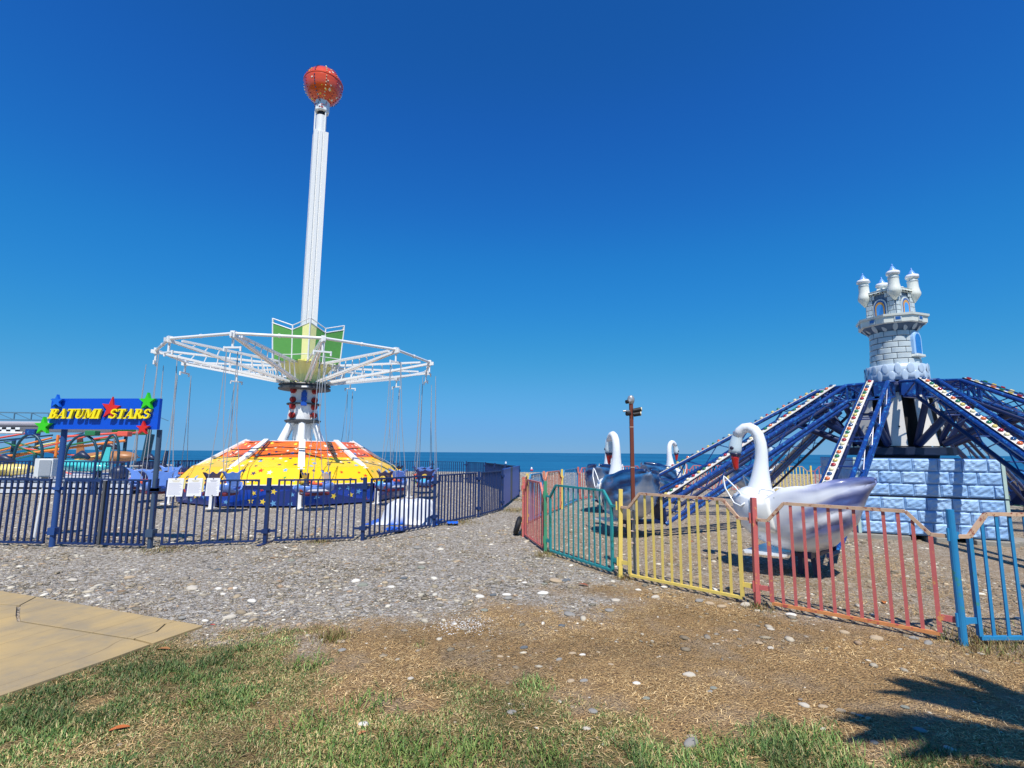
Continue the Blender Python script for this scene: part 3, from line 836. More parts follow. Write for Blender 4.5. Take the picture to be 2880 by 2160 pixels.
o = mb.build('star', SRED, sgn); o['label'] = 'big red star between the two words'
# slab-serif italic letters, thick and thin strokes, each its own raised piece
def letter(ch):
    """list of stroke quads/outlines in a box 1 high; x slanted later"""
    S = []
    def rct(x0, y0, x1, y1): S.append([(x0, y0), (x1, y0), (x1, y1), (x0, y1)])
    def line(x0, y0, x1, y1, w):
        S.append([(x0 - w / 2, y0), (x0 + w / 2, y0), (x1 + w / 2, y1), (x1 - w / 2, y1)])
    def arc(cx, cy, rx, ry, a0, a1, w0, w1, n=9):
        for k in range(n):
            t0 = a0 + (a1 - a0) * k / n; t1 = a0 + (a1 - a0) * (k + 1) / n
            wa = w0 + (w1 - w0) * math.sin(math.pi * k / n); wb = w0 + (w1 - w0) * math.sin(math.pi * (k + 1) / n)
            S.append([(cx + rx * math.cos(t0), cy + ry * math.sin(t0)), (cx + rx * math.cos(t1), cy + ry * math.sin(t1)), (cx + (rx - wb) * math.cos(t1), cy + (ry - .11 - (wb - w0) * .1) * math.sin(t1)), (cx + (rx - wa) * math.cos(t0), cy + (ry - .11 - (wa - w0) * .1) * math.sin(t0))])
    T = .27; F = .12
    if ch == 'B':
        rct(.1, 0, .1 + T, 1); rct(0, 0, .5, F); rct(0, 1 - F, .5, 1); rct(.3, .48, .5, .57)
        arc(.45, .76, .27, .24, math.pi / 2, -math.pi / 2, .1, .2); arc(.47, .28, .31, .28, math.pi / 2, -math.pi / 2, .1, .22); w = .82
    elif ch == 'A':
        line(.12, 0, .5, 1, .09); line(.72, 0, .46, 1, .22); rct(.2, .28, .65, .37); rct(-.02, 0, .26, F); rct(.52, 0, .92, F); w = .9
    elif ch == 'T':
        rct(.3, 0, .3 + T, 1); rct(0, 1 - F, .8, 1); rct(0, .74, .08, 1); rct(.72, .74, .8, 1); rct(.18, 0, .62, F); w = .82
    elif ch == 'U':
        rct(.12, .3, .12 + T, 1); rct(.68, .3, .78, 1); arc(.45, .32, .33, .32, math.pi, 2 * math.pi, .2, .12); rct(0, 1 - F, .44, 1); rct(.56, 1 - F, .9, 1); w = .9
    elif ch == 'M':
        rct(.12, 0, .21, 1); rct(.82, 0, .82 + T, 1); line(.24, 1, .55, .08, .2); line(.86, 1, .55, .08, .09); rct(0, 0, .32, F); rct(.7, 0, 1.13, F); rct(0, 1 - F, .3, 1); rct(.82, 1 - F, 1.13, 1); w = 1.12
    elif ch == 'I':
        rct(.12, 0, .12 + T, 1); rct(0, 0, .44, F); rct(0, 1 - F, .44, 1); w = .44
    elif ch == 'S':
        arc(.38, .74, .32, .26, math.radians(20), math.radians(230), .1, .2); arc(.38, .27, .33, .27, math.radians(50), math.radians(-160), .1, .2)
        line(.56, .42, .2, .6, .24); rct(.62, .68, .7, .96); rct(.03, .04, .11, .34); w = .74
    elif ch == 'R':
        rct(.1, 0, .1 + T, 1); rct(0, 0, .42, F); rct(0, 1 - F, .5, 1); rct(.3, .45, .5, .54); arc(.46, .73, .29, .27, math.pi / 2, -math.pi / 2, .1, .2)
        line(.82, 0, .5, .5, .2); rct(.66, 0, .98, F); w = .92
    return S, w
def word(txt, u0, u1, vb, hgt):
    ws = [letter(c)[1] for c in txt]; tot = sum(ws) + .02 * (len(txt) - 1)
    k = (u1 - u0) / (tot + .25); u = u0
    for c in txt:
        S, w = letter(c); mb = MB()
        for q in range(len(S)):
            poly = [((x + .25 * y) * k, y * hgt) for x, y in S[q]]
            ar = sum(poly[i][0] * poly[(i + 1) % 4][1] - poly[(i + 1) % 4][0] * poly[i][1] for i in range(4))
            if ar < 0: poly = poly[::-1]
            mb.prism(poly, SM(u, vb, .02 + .0004 * q), .04)
        o = mb.build('letter', SYEL, sgn); o['label'] = 'yellow raised letter ' + c
        u += (w + .02) * k
word('BATUMI', .02, .985, .345, .165)
word('STARS', 1.11, 1.87, .345, .165)

# notices on the fence
PAPER = mat('white_paper', srgb('f0eff4'), .5, var=.02); INK = mat('grey_print', srgb('8f909c'), .6); INKY = mat('yellow_print', srgb('cdbb62'), .6); MANILA = mat('yellow_backing', srgb('ead98a'), .5)
A = Vector((*SR, 0)); B = Vector((-4.267, 9.115, 0)); dN = (B - A).normalized(); nN = Vector((dN.y, -dN.x, 0))
for i, (px0, px1, lb, nl) in enumerate(((.17, .42, 'white paper notice with a yellow heading, nearest the sign post', 11), (.465, .70, 'white paper notice in the middle of three, yellow sheet peeping out behind', 10), (.745, .965, 'white paper notice with a dark underlined heading, farthest from the sign post', 12))):
    c = A + dN * ((px0 + px1) / 2) + nN * .035
    t = thing('notice', lb, 'notice', (c.x, c.y, .84), 0, 'paper notices clipped to the blue fence')
    M = Matrix.Translation((c.x, c.y, .985)) @ Matrix(((dN.x, 0, nN.x, 0), (dN.y, 0, nN.y, 0), (0, 1, 0, 0), (0, 0, 0, 1)))
    w = (px1 - px0) * .93; h = .30; sk = -.006
    mb = MB(); mb.prism([(-w / 2 + sk, -h / 2), (w / 2 + sk, -h / 2), (w / 2 - sk * .5, h / 2), (-w / 2 - sk * .5, h / 2)], M, .003); mb.build('sheet', PAPER, t)
    if i < 2:
        mb = MB(); mb.prism([(w / 2 - .03, -h / 2 + .12 - .05 * i), (w / 2 + .02, -h / 2 + .12 - .05 * i), (w / 2 + .03, h / 2 - .02), (w / 2 - .02, h / 2 - .02)], M @ Matrix.Translation((0, 0, -.008)), .003); mb.build('backing_sheet', MANILA, t)
    mb = MB()
    for k in range(2): mb.prism([(-w * (.24 - .06 * k), h / 2 - .045 - .018 * k), (w * (.3 - .06 * k), h / 2 - .045 - .018 * k), (w * (.3 - .06 * k), h / 2 - .038 - .018 * k), (-w * (.24 - .06 * k), h / 2 - .038 - .018 * k)], M @ Matrix.Translation((0, 0, .0032)), .0006)
    mb.build('heading_print', INK if i == 2 else INKY, t)
    mb = MB()
    for k in range(nl):
        y0 = h / 2 - .085 - k * .018; e = w * random.uniform(.25, .44)
        mb.prism([(-w * .43, y0), (e, y0), (e, y0 + .004), (-w * .43, y0 + .004)], M @ Matrix.Translation((0, 0, .0032)), .0006)
    mb.build('text_print', INK, t)
    mb = MB()
    for y0 in (h / 2 - .012, -h / 2 + .008): mb.prism([(-.008, y0 - .008), (.008, y0 - .008), (.008, y0 + .008), (-.008, y0 + .008)], M @ Matrix.Translation((0, 0, .003)), .004)
    mb.build('fastener', DARKSTEEL, t)

# speaker on a white post behind the fence
sp = thing('loudspeaker', 'wedge-shaped white loudspeaker on a slim white post beside the sign', 'loudspeaker', (-8.63, 9.53, 0))
mb = MB()
prof = [(-.17, -.03), (.0, -.13), (.165, -.03), (.15, .12), (-.14, .12)]
mb.prism(prof, Matrix.Translation((-8.60, 9.5, 1.10)), .33); mb.build('cabinet', mat('grey_white_plastic', srgb('eceeec'), .5, var=.03), sp, bevel=.008)
mb = MB(); mb.bar((-8.588, 9.364, 1.265), (-8.447, 9.450, 1.265), .006, .28); mb.build('grille', mat('speaker_grille', srgb('a4acb4'), .6, var=.1), sp)
mb = MB(); mb.tube([(-8.66, 9.53, -.05), (-8.60, 9.53, 1.02)], .022, 10); mb.build('post', WHITE2, sp, smooth='auto')
mb = MB(); mb.box((-8.60, 9.53, 1.06), (.09, .05, .08)); mb.build('bracket', GREY, sp)
hk = MB(); hk.tube([(-9.9, 9.6, 0), (-9.82, 9.6, .75), (-9.7, 9.6, 1.12), (-9.62, 9.58, 1.22), (-9.52, 9.56, 1.23)], .013, 8)
tag(hk.build('bent_pipe', WHITE2, smooth=True), 'thin bent white pipe standing behind the fence left of the loudspeaker', 'pipe')

# brown lamp pole by the yellow panel
lp = thing('floodlight_pole', 'brown square pole carrying camera and black floodlights behind the yellow fence panel', 'lamp pole', (1.62, 6.84, 0))
mb = MB(); mb.bar((1.60, 6.82, .98), (1.605, 6.82, 2.27), .046, up=(0, 1, 0)); mb.build('pole', RUST, lp)
mb = MB(); mb.tube([(1.61, 6.84, -.05), (1.6, 6.83, .99)], .02, 10); mb.build('lower_pipe', GREY, lp, smooth='auto')
mb = MB()
for z in (1.42, 1.95, .45, .6, .75, .85): mb.box((1.6 if z > .9 else 1.59, 6.82, z), (.05, .05, .008) if z > .9 else (.06, .075, .006))
mb.build('wire_tie', mat('pale_tie', srgb('cdb4a4'), .5), lp)
mb = MB(); mb.lathe([(.03, 2.26), (.045, 2.29), (.05, 2.33), (.035, 2.365), (.015, 2.375)], (1.605, 6.82, 0), 10); mb.tube([(1.605, 6.80, 2.31), (1.57, 6.78, 2.29), (1.545, 6.76, 2.285)], .022, 8)
mb.build('camera_head', mat('silver_housing', srgb('b4b2b0'), .35, metal=.5), lp, smooth='auto')
mb = MB(); mb.tube([(1.548, 6.76, 2.285), (1.525, 6.75, 2.28)], .027, 10); mb.build('camera_lens', BLACK, lp, smooth='auto')
for (x0, x1, z0, z1, lb) in ((1.625, 1.725, 2.165, 2.185, 'upper floodlight'), (1.625, 1.715, 2.115, 2.128, 'lower floodlight'), (1.58, 1.53, 2.13, 2.125, 'left floodlight')):
    f = MB(); f.tube([(x0, 6.79, z0), (x1, 6.77, z1)], .03, 12); fo = f.build('floodlight', BLACK, lp, smooth='auto'); fo['label'] = lb
    if x1 > x0:
        f = MB(); f.tube([(x1, 6.77, z1), (x1 + .012, 6.767, z1 + .001)], .028, 12); f.build('lens', mat('lamp_glass', srgb('e8dcb8'), .15, coat=.5), fo, smooth='auto')
mb = MB(); mb.box((1.555, 6.8, 2.15), (.05, .03, .05)); mb.tube([(1.53, 6.8, 2.165), (1.49, 6.8, 2.16)], .012, 8); mb.build('bracket', GREY, lp)

# ------------------------------------------------------------------ swing ride
CX, CY_ = -7.78, 18.95
C1 = (CX, CY_)
sw = thing('swing_ride', 'tall swing carousel with star-printed skirt, white mast and orange ball on top', 'swing ride', (CX, CY_, 0))
A0 = R(-31)
NB_ = 10
SWS = .957
def ang(k): return A0 + k * 2 * math.pi / NB_
def seg_panel(name, k, r0, z0, r1, z1, m, inset=.0, a_pad=.012, bulge=0):
    a, b = ang(k) + a_pad, ang(k + 1) - a_pad
    mb = MB()
    p = [P3(a, r0, z0, C1), P3(b, r0, z0, C1), P3(b, r1, z1, C1), P3(a, r1, z1, C1)]
    n = (p[1] - p[0]).cross(p[3] - p[0]).normalized() * .03
    mb.add(p + [q - n for q in p], [(0, 1, 2, 3), (7, 6, 5, 4), (0, 4, 5, 1), (1, 5, 6, 2), (2, 6, 7, 3), (3, 7, 4, 0)])
    o = mb.build(name, m, sw)
    return o, p, n.normalized()
rs = random.Random(5)
def star_prints(o, p, n, count, rmin, rmax, mats_idx, deep=False):
    mb = MB()
    ex = (p[1] - p[0]); ey = (p[3] - p[0]); exn = ex.normalized(); eyn = n.cross(exn)
    done = []
    for _ in range(count * 6):
        if len(done) >= count: break
        u, v = rs.uniform(.06, .94), rs.uniform(.1, .9)
        # width shrinks towards the top
        bot = p[0].lerp(p[1], u); top = p[3].lerp(p[2], u)
        c = bot.lerp(top, v) + n * (.003 if not deep else .0135)
        if any((c - q).length < rmax * 2.1 for q in done): continue
        done.append(c)
        r_ = rs.uniform(rmin, rmax); a = rs.uniform(0, 6)
        M = Matrix(((exn.x, eyn.x, n.x, c.x), (exn.y, eyn.y, n.y, c.y), (exn.z, eyn.z, n.z, c.z), (0, 0, 0, 1)))
        mi = rs.choice(mats_idx)
        mb.prism([(x * r_, y * r_) for x, y in star(5, 1, .42, a)], M, .0015, mi)
    return mb.build('star_print', C_STAR, o, kind='stuff')
for k in range(NB_):
    front = math.cos(ang(k + .5) - R(-68)) > -.15
    o, p, n = seg_panel('blue_skirt_panel', k, 3.74, -.02, 3.84, .60, BLUEP)
    if front: star_prints(o, p, n, 10, .06, .11, [1, 3, 4, 3, 4], True)
    top_ = [(i / 10, .16 + .62 * (.5 + .5 * math.cos(math.pi * i / 10)) if k % 2 else .16 + .62 * (.5 - .5 * math.cos(math.pi * i / 10))) for i in range(11)]
    mb = MB(); q0 = [p[0].lerp(p[1], u).lerp(p[3].lerp(p[2], u), .01) + n * .012 for u, v in top_]; q1 = [p[0].lerp(p[1], u).lerp(p[3].lerp(p[2], u), v) + n * .012 for u, v in top_]
    mb.sheet([q0, q1]); mb.sheet([q1, [v_ - n * .012 for v_ in q1]]); mb.build('skirt_wave', BLUEN, o)
    o, p, n = seg_panel('yellow_skirt_panel', k, 3.88, .61, 3.40, 1.10, YELLOWP)
    if front: star_prints(o, p, n, 12, .055, .10, [0, 0, 1, 2, 3, 4, 5, 2])
    o, p, n = seg_panel('yellow_skirt_panel', k, 3.40, 1.103, 2.66, 1.40, YELLOWP)
    if front: star_prints(o, p, n, 10, .055, .10, [0, 0, 1, 2, 3, 2, 5, 2])
    o, p, n = seg_panel('orange_skirt_panel', k, 2.66, 1.405, 1.95, 1.93, ORANGEP)
    if front: star_prints(o, p, n, 14, .05, .095, [0, 0, 4, 2, 3, 4, 0])
    mb = MB(); q = []
    a, b = ang(k), ang(k + 1)
    mb.bar(P3(a, 3.90, .60, C1), P3(b, 3.90, .60, C1), .03, .025)
    mb.build('skirt_edge_strip', WHITE2, sw)
    mb = MB(); mb.bar(P3(a, 1.85, 1.97, C1), P3(a, 3.42, 1.02, C1), .2, .09); mb.build('outrigger_beam', WHITE, sw, bevel=.01)
    mb = MB(); mb.bar(P3(a, 3.98, -.10, C1), P3(a, 3.98, .60, C1), .13, .09); mb.bar(P3(a, 4.0, -.10, C1), P3(a, 4.0, -.04, C1), .26, .26); mb.build('foot', WHITE, sw)
mb = MB(); mb.lathe([(1.98, 1.9), (1.2, 1.97), (.3, 1.98)], (CX, CY_, 0), 12, a0=A0); mb.build('skirt_top', WHITE, sw)
# curved black line across the orange band, drawn as a thin tube
pts_ = [P3(ang(0) + R(t), 2.45 + .08 * math.sin(t * .13), 1.62 + .05 * math.sin(t * .09), C1) for t in np.linspace(-100, 25, 26)]
mb = MB(); mb.tube([p + Vector((0, 0, .06)) for p in pts_], .018, 6); mb.build('cable', BLACK, sw, smooth=True)
# legs
for k in range(6):
    a = R(-70 + 60 * k)
    mb = MB(); mb.tube([P3(a, .86, 1.75, C1), P3(a, .42, 2.70, C1)], [.14, .12], 12); mb.build('leg', WHITE, sw, smooth='auto')
mb = MB(); mb.lathe([(.33, 1.6), (.33, 2.6)], (CX, CY_, 0), 20); mb.build('inner_column', WHITE, sw, smooth='auto')
mb = MB(); mb.lathe([(.56, 2.62), (.64, 2.70), (.64, 2.73), (.55, 2.75)], (CX, CY_, 0), 24)
mb.build('lower_ring', DARKSTEEL, sw, smooth='auto')
mb = MB(); mb.lathe([(.46, 2.75), (.49, 3.2), (.49, 3.86)], (CX, CY_, 0), 24, fn=lambda a, z: 1 + .03 * math.cos(6 * a)); mb.build('drum', WHITE, sw, smooth='auto')
mb = MB(); mb.lathe([(.58, 3.30), (.6, 3.32), (.6, 3.34), (.58, 3.36)], (CX, CY_, 0), 24); mb.build('middle_ring', DARKSTEEL, sw, smooth='auto')
mb = MB()
for k in range(6):
    a = R(-78 + 60 * k)
    mb.prism([(-.17, 0), (.17, 0), (0, .42)], Matrix.Translation(P3(a, .50, 2.76, C1)) @ Matrix.Rotation(a + math.pi / 2, 4, 'Z') @ Matrix.Rotation(math.pi / 2, 4, 'X'), .02)
mb.build('gusset', WHITE, sw)
for z in (2.90, 3.22, 3.47, 3.80):
    for a in (R(-114), R(-24), R(66), R(156)):
        mb = MB(); c = P3(a, .47, z, C1); d_ = Vector((math.cos(a), math.sin(a), 0))
        mb.tube([c - d_ * .1, c + d_ * .1], .11, 12); mb.tube([c + d_ * .1, c + d_ * .15], .07, 12)
        mb.build('drive_motor', REDMOT, sw, smooth='auto')
aa = R(-68)
mb = MB(); c = P3(aa, .56, 3.3, C1)
for zz in (3.31, 3.5, 3.66): mb.box((c.x, c.y, zz), (.2, .14, .13), M=Matrix.Rotation(aa + math.pi / 2, 3, 'Z'))
mb.tube([(c.x, c.y, 3.24), (c.x, c.y, 3.8)], .07, 10)
mb.build('blue_motor', BLUEMOT, sw)
mb = MB(); mb.lathe([(.62, 3.84), (.92, 3.87), (.92, 3.93), (.86, 3.95), (.86, 4.01), (.92, 4.02), (.90, 4.06), (.6, 4.08)], (CX, CY_, 0), 36); mb.build('turntable_ring', DARKSTEEL, sw, smooth='auto')
mb = MB(); mb.bar(P3(aa - .02, .935, 3.9, C1) - Vector((.15, 0, 0)), P3(aa - .02, .935, 3.9, C1) + Vector((.15, 0, 0)), .02, .06); mb.build('white_plate', WHITE2, sw)
# fluted hub above ring
mb = MB(); mb.lathe([(.62, 4.08), (.62, 4.4), (.95, 4.84)], (CX, CY_, 0), 72, fn=lambda a, z: 1 + .06 * math.cos(18 * a)); mb.build('fluted_hub', YELPALE, sw)
# mast: ribbed square section
mb = MB()
def mast_prof(s):
    h = .27 * s; g_ = .035
    out = []
    for q in range(4):
        c, s_ = math.cos(q * math.pi / 2), math.sin(q * math.pi / 2)
        for (x, y) in ((h, -h), (h, -.12), (h - .05, -.11), (h - .05, -.06), (h, -.05), (h, .05), (h - .05, .06), (h - .05, .11), (h, .12)):
            out.append((x * c - y * s_, x * s_ + y * c))
    return out
Mm = Matrix.Translation((CX, CY_, 4.0)) @ Matrix.Rotation(R(22 + 6), 4, 'Z')
mb.prism(mast_prof(1.0), Mm, 10.25)
mb.build('mast', WHITE, sw)
mb = MB(); mb.prism(mast_prof(1.035), Mm @ Matrix.Translation((0, 0, .05)), 2.2); mb.build('mast_sleeve', YELPALE, sw)
mb = MB(); mb.tube([(CX, CY_, 14.2), (CX, CY_, 15.0)], .2, 20); mb.tube([(CX - .22, CY_ - .1, 14.3), (CX - .22, CY_ - .1, 15.2)], .03, 8); mb.tube([(CX + .2, CY_ - .1, 14.3), (CX + .2, CY_ - .1, 15.2)], .03, 8); mb.build('mast_head_tube', WHITE, sw, smooth='auto')
mb = MB(); mb.tube([(CX, CY_, 15.0), (CX, CY_, 15.2)], .17, 16); mb.build('slip_ring', BLACK, sw, smooth='auto')
mb = MB(); mb.lathe([(.25, 15.17), (.29, 15.2), (.29, 15.62), (.26, 15.66)], (CX, CY_, 0), 8, a0=R(-80)); ob = mb.build('collar_box', WHITE2, sw)
mb = MB()
for k in range(22):
    a = rs.uniform(-2.9, -.6); z = rs.uniform(15.25, 15.58); rr = .282
    M = Matrix.Translation(P3(a, rr, z, C1)) @ Matrix.Rotation(a + math.pi / 2, 4, 'Z') @ Matrix.Rotation(math.pi / 2, 4, 'X')
    mb.prism([(x * .03, y * .03) for x, y in star()], M, .012, rs.choice([1, 2]))
mb.build('star_print', C_STAR, ob, kind='stuff')
BC = Vector((CX, CY_, 16.33)); BR = .73
mb = MB(); prof = []
for i in range(25):
    t = -math.pi / 2 + math.pi * i / 24; r_ = BR * math.cos(t); z = BR * 1.04 * math.sin(t)
    if abs(z - .12) < .03: r_ += .03
    prof.append((max(r_, .01), z))
mb.lathe(prof, BC, 40); ball = mb.build('ball', BALLM, sw, smooth=True)
mb = MB(); mb.lathe([(BR - .01, .1), (BR + .035, .11), (BR + .035, .15), (BR - .01, .16)], BC, 40); mb.build('ball_band', BALLM, ball, smooth='auto')
mb = MB()
for m_ in range(10):
    a = 2 * math.pi * m_ / 10 + .2
    for i in range(-8, 9):
        t = i * R(9.2)
        p = BC + Vector((math.cos(a) * math.cos(t), math.sin(a) * math.cos(t), 1.04 * math.sin(t))) * (BR + .012)
        mb.lathe([(.012, -.02), (.026, -.005), (.02, .02), (.004, .03)], p, 6, m_ % 3)
mb.build('bulbs', [BULBS[0], BULBS[2], BULBS[1]], ball, kind='stuff')
mb = MB()
for _ in range(60):
    a = rs.uniform(0, 2 * math.pi); t = rs.uniform(-1.1, 1.1)
    n_ = Vector((math.cos(a) * math.cos(t), math.sin(a) * math.cos(t), math.sin(t)))
    q = n_.to_track_quat('Z', 'Y').to_matrix().to_4x4(); r_ = rs.uniform(.035, .075)
    mb.prism([(x * r_, y * r_) for x, y in star(5, 1, .42, rs.uniform(0, 6))], Matrix.Translation(BC + n_ * (BR * (1 + .02 * abs(math.sin(t))) + .001)) @ q, .008, rs.choice([0, 0, 4]))
mb.build('star_print', C_STAR, ball, kind='stuff')
# green crown: zigzag panels with posts and rails
NZ = 12; CA = R(-66)
def zv(k): 
    a = CA + 2 * math.pi * k / NZ; out = k % 2 == 0
    return P3(a, 1.42 if out else 1.12, 0, C1), (6.32 if out else 6.08)
for k in range(NZ):
    (p, zt), (q, zq) = zv(k), zv((k + 1) % NZ)
    b0 = Vector((CX + (p.x - CX) * .93, CY_ + (p.y - CY_) * .93, 4.85)); b1 = Vector((CX + (q.x - CX) * .93, CY_ + (q.y - CY_) * .93, 4.85))
    t0 = Vector((p.x, p.y, zt - .18)); t1 = Vector((q.x, q.y, zq - .18))
    mb = MB(); n = (b1 - b0).cross(t0 - b0).normalized() * .012
    cuts = [(0, 1, GREEN)] if k not in (0, NZ - 1) else ([(0, .42, YELPALE), (.425, 1, GREEN)] if k == 0 else [(0, .575, GREEN), (.58, 1, YELPALE)])
    for f0, f1, mm in cuts:
        mb = MB(); qd = [b0.lerp(b1, f0), b0.lerp(b1, f1), t0.lerp(t1, f1), t0.lerp(t1, f0)]
        mb.add(qd + [v_ - n for v_ in qd], [(0, 1, 2, 3), (7, 6, 5, 4), (0, 4, 5, 1), (1, 5, 6, 2), (2, 6, 7, 3), (3, 7, 4, 0)])
        mb.build('crown_panel', mm, sw)
    mb = MB(); u0 = Vector((p.x, p.y, zt)); u1 = Vector((q.x, q.y, zq))
    mb.tube([u0, u1], .02, 8); mb.tube([u0 - Vector((0, 0, .16)), u1 - Vector((0, 0, .16))], .02, 8); mb.tube([b0 + Vector((0, 0, .18)), b1 + Vector((0, 0, .18))], .018, 8)
    mb.tube([b0 - Vector((0, 0, .05)), u0], .026, 8)
    mb.build('crown_rail', WHITE, sw, smooth='auto')
# arms
RR, RZ = 4.7, 4.9
AR0 = R(27.5)
def aend(k, r=RR, z=RZ): return P3(AR0 + k * math.pi / 6, r, z, C1)
for k in range(12):
    a = AR0 + k * math.pi / 6; d_ = Vector((math.cos(a), math.sin(a), 0)); s_ = Vector((-d_.y, d_.x, 0)); up = Vector((0, 0, 1))
    mb = MB()
    for s2 in (-1, 1):
        off = s_ * .07 * s2
        b0 = P3(a, .7, 4.12, C1) + off; t0 = P3(a, .85, 4.78, C1) + off; e0 = P3(a, RR - .05, RZ - .04, C1) + off * .5; e1 = P3(a, RR - .35, RZ + .02, C1) + off * .5
        mb.bar(b0, e0, .05, .075); mb.bar(t0, e1, .045, .06)
        if s2 == 1:
            for i in range(9):
                t = .06 + i * .1
                mb.bar(b0.lerp(e0, t), t0.lerp(e1, t + .02), .03, .03)
    mb.build('arm', WHITE, sw)
    e = aend(k)
    mb = MB(); mb.box(e, (.13, .13, .2), M=Matrix.Rotation(a, 3, 'Z')); mb.box(e + d_ * .1 - up * .02, (.1, .06, .12), M=Matrix.Rotation(a, 3, 'Z')); mb.bar(e - up * .1, e - up * .38, .05, .05)
    mb.bar(e - up * .38 - s_ * .24, e - up * .38 + s_ * .24, .05, .05)
    for s2 in (-1, 1):
        c = e - up * .4 + s_ * .24 * s2; mb.bar(c + up * .05, c - up * .09, .045, .045)
    mb.build('hanger', WHITE, sw)
    n_ = aend(k + 1)
    mb = MB(); mb.tube([e + up * .03, n_ + up * .03], .045, 10)
    mid = e.lerp(n_, .5); mb.tube([mid - (n_ - e).normalized() * .03 + up * .03, mid + (n_ - e).normalized() * .03 + up * .03], .06, 10)
    mb.build('ring_tube', WHITE, sw, smooth='auto')

# ------------------------------------------------------------------ swing cars
CARP = mat('periwinkle_car', srgb('6488d0'), .25, var=.12, coat=.6); CARD = mat('dark_purple_crest', srgb('2c2a55'), .3, var=.2, coat=.5); CARR = mat('maroon_underbody', srgb('6a2530'), .4)
CARL = mat('turquoise_nose', srgb('5cc3e0'), .25, coat=.5); CARO = mat('orange_foam', srgb('e4643a'), .6); CARW = mat('car_white', srgb('e6e6ea'), .3); CARG = mat('car_green', srgb('7fb84a'), .35); CARY = mat('car_yellow', srgb('e6c44c'), .35); EYE = mat('brown_eye', srgb('8a3a1c'), .2, coat=.6)
def make_car():
    # local: x forward, origin on the ground below the car; the car hangs .36 above
    root = thing('swing_car', 'x', 'swing car')
    z0 = .38
    mb = MB(); rows = []
    st_ = [(-.50, .20, .12, .20), (-.42, .30, .06, .34), (-.2, .34, .02, .30), (.1, .34, .0, .24), (.35, .30, .03, .26), (.5, .2, .1, .26), (.58, .08, .16, .22)]
    for (x, w, zb, zt) in st_:
        row = []
        for j in range(13):
            t = -1 + 2 * j / 12
            y = w * math.copysign(abs(math.sin(t * math.pi / 2)) ** .7, t); z = zb + (zt - zb) * abs(t) ** 2.2
            row.append(Vector((x, y, z0 + z)))
        rows.append(row)
    mb.sheet(rows); hull = mb.build('hull', CARP, root, smooth=True); md = hull.modifiers.new('thick', 'SOLIDIFY'); md.thickness = .025
    mb = MB(); mb.box((0, 0, z0 + .03), (.7, .56, .1)); mb.build('underbody', CARR, root, bevel=.03)
    mb = MB(); mb.prism([(-.27, 0), (.27, 0), (.28, .26), (.33, .36), (.43, .46), (.34, .45), (.22, .39), (.1, .40), (0, .43), (-.1, .40), (-.22, .39), (-.34, .45), (-.43, .46), (-.33, .36), (-.28, .26)], Matrix.Translation((-.36, 0, z0 + .2)) @ Matrix.Rotation(-math.pi / 2, 4, 'Z') @ Matrix.Rotation(R(78), 4, 'X'), .05)
    mb.build('backrest', CARP, root, bevel=.012)
    mb = MB(); mb.prism([(-.25, 0), (.25, 0), (.26, .22), (.38, .38), (.29, .37), (.18, .31), (.08, .33), (0, .38), (-.08, .33), (-.18, .31), (-.29, .37), (-.38, .38), (-.26, .22)], Matrix.Translation((.26, 0, z0 + .24)) @ Matrix.Rotation(-math.pi / 2, 4, 'Z') @ Matrix.Rotation(R(82), 4, 'X'), .05)
    mb.build('front_crest', CARD, root, bevel=.012)
    mb = MB(); mb.prism([(-.15, 0), (.15, 0), (.11, .2), (-.11, .2)], Matrix.Translation((.46, 0, z0 + .1)) @ Matrix.Rotation(math.pi / 2, 4, 'Z') @ Matrix.Rotation(R(80), 4, 'X'), .03); mb.build('nose_plate', CARL, root, bevel=.01)
    mb = MB(); mb.tube([(.33, 0, z0 + .36), (.40, 0, z0 + .36)], .10, 16); e = mb.build('eye', CARY, root, smooth='auto')
    mb = MB(); mb.tube([(.40, 0, z0 + .36), (.415, 0, z0 + .36)], .055, 12); mb.build('pupil', EYE, e, smooth='auto')
    for s in (-1, 1):
        mb = MB(); mb.tube([(-.1, s * .34, z0 + .30), (.22, s * .34, z0 + .33)], .035, 10); mb.build('side_pad', CARO, root, smooth='auto')
        mb = MB(); mb.tube([(.36, s * .2, z0 + .13), (.46, s * .2, z0 + .13)], .05, 12); mb.build('headlight', EYE, root, smooth='auto')
        mb = MB(); mb.prism([(-.3, .0), (.3, .02), (.2, .07), (-.2, .06)], Matrix.Translation((0, s * .345, z0 + .1)) @ Matrix.Rotation(R(90), 4, 'X'), .008 * s); mb.build('side_stripe', CARW if s > 0 else CARG, root)
    mb = MB(); mb.tube([(.13, -.34, z0 + .36), (.15, 0, z0 + .35), (.13, .34, z0 + .36)], .036, 10); mb.build('lap_bar', CARO, root, smooth=True)
    mb = MB(); mb.box((-.12, 0, z0 + .13), (.35, .5, .07)); mb.build('seat', CARP, root, bevel=.02)
    mb = MB()
    H_ = RZ - .48
    for s in (-1, 1):
        top = Vector((0, .0, H_))
    for (x, s) in ((-.32, -1), (-.32, 1), (.16, -1), (.16, 1)):
        mb.tube([(x, s * .34, z0 + .28), (x * .35, s * .28, z0 + 2.0), (0, s * .24, H_)], .0105, 5)
    mb.build('cable', CABLE, root)
    return root
car0 = make_car()
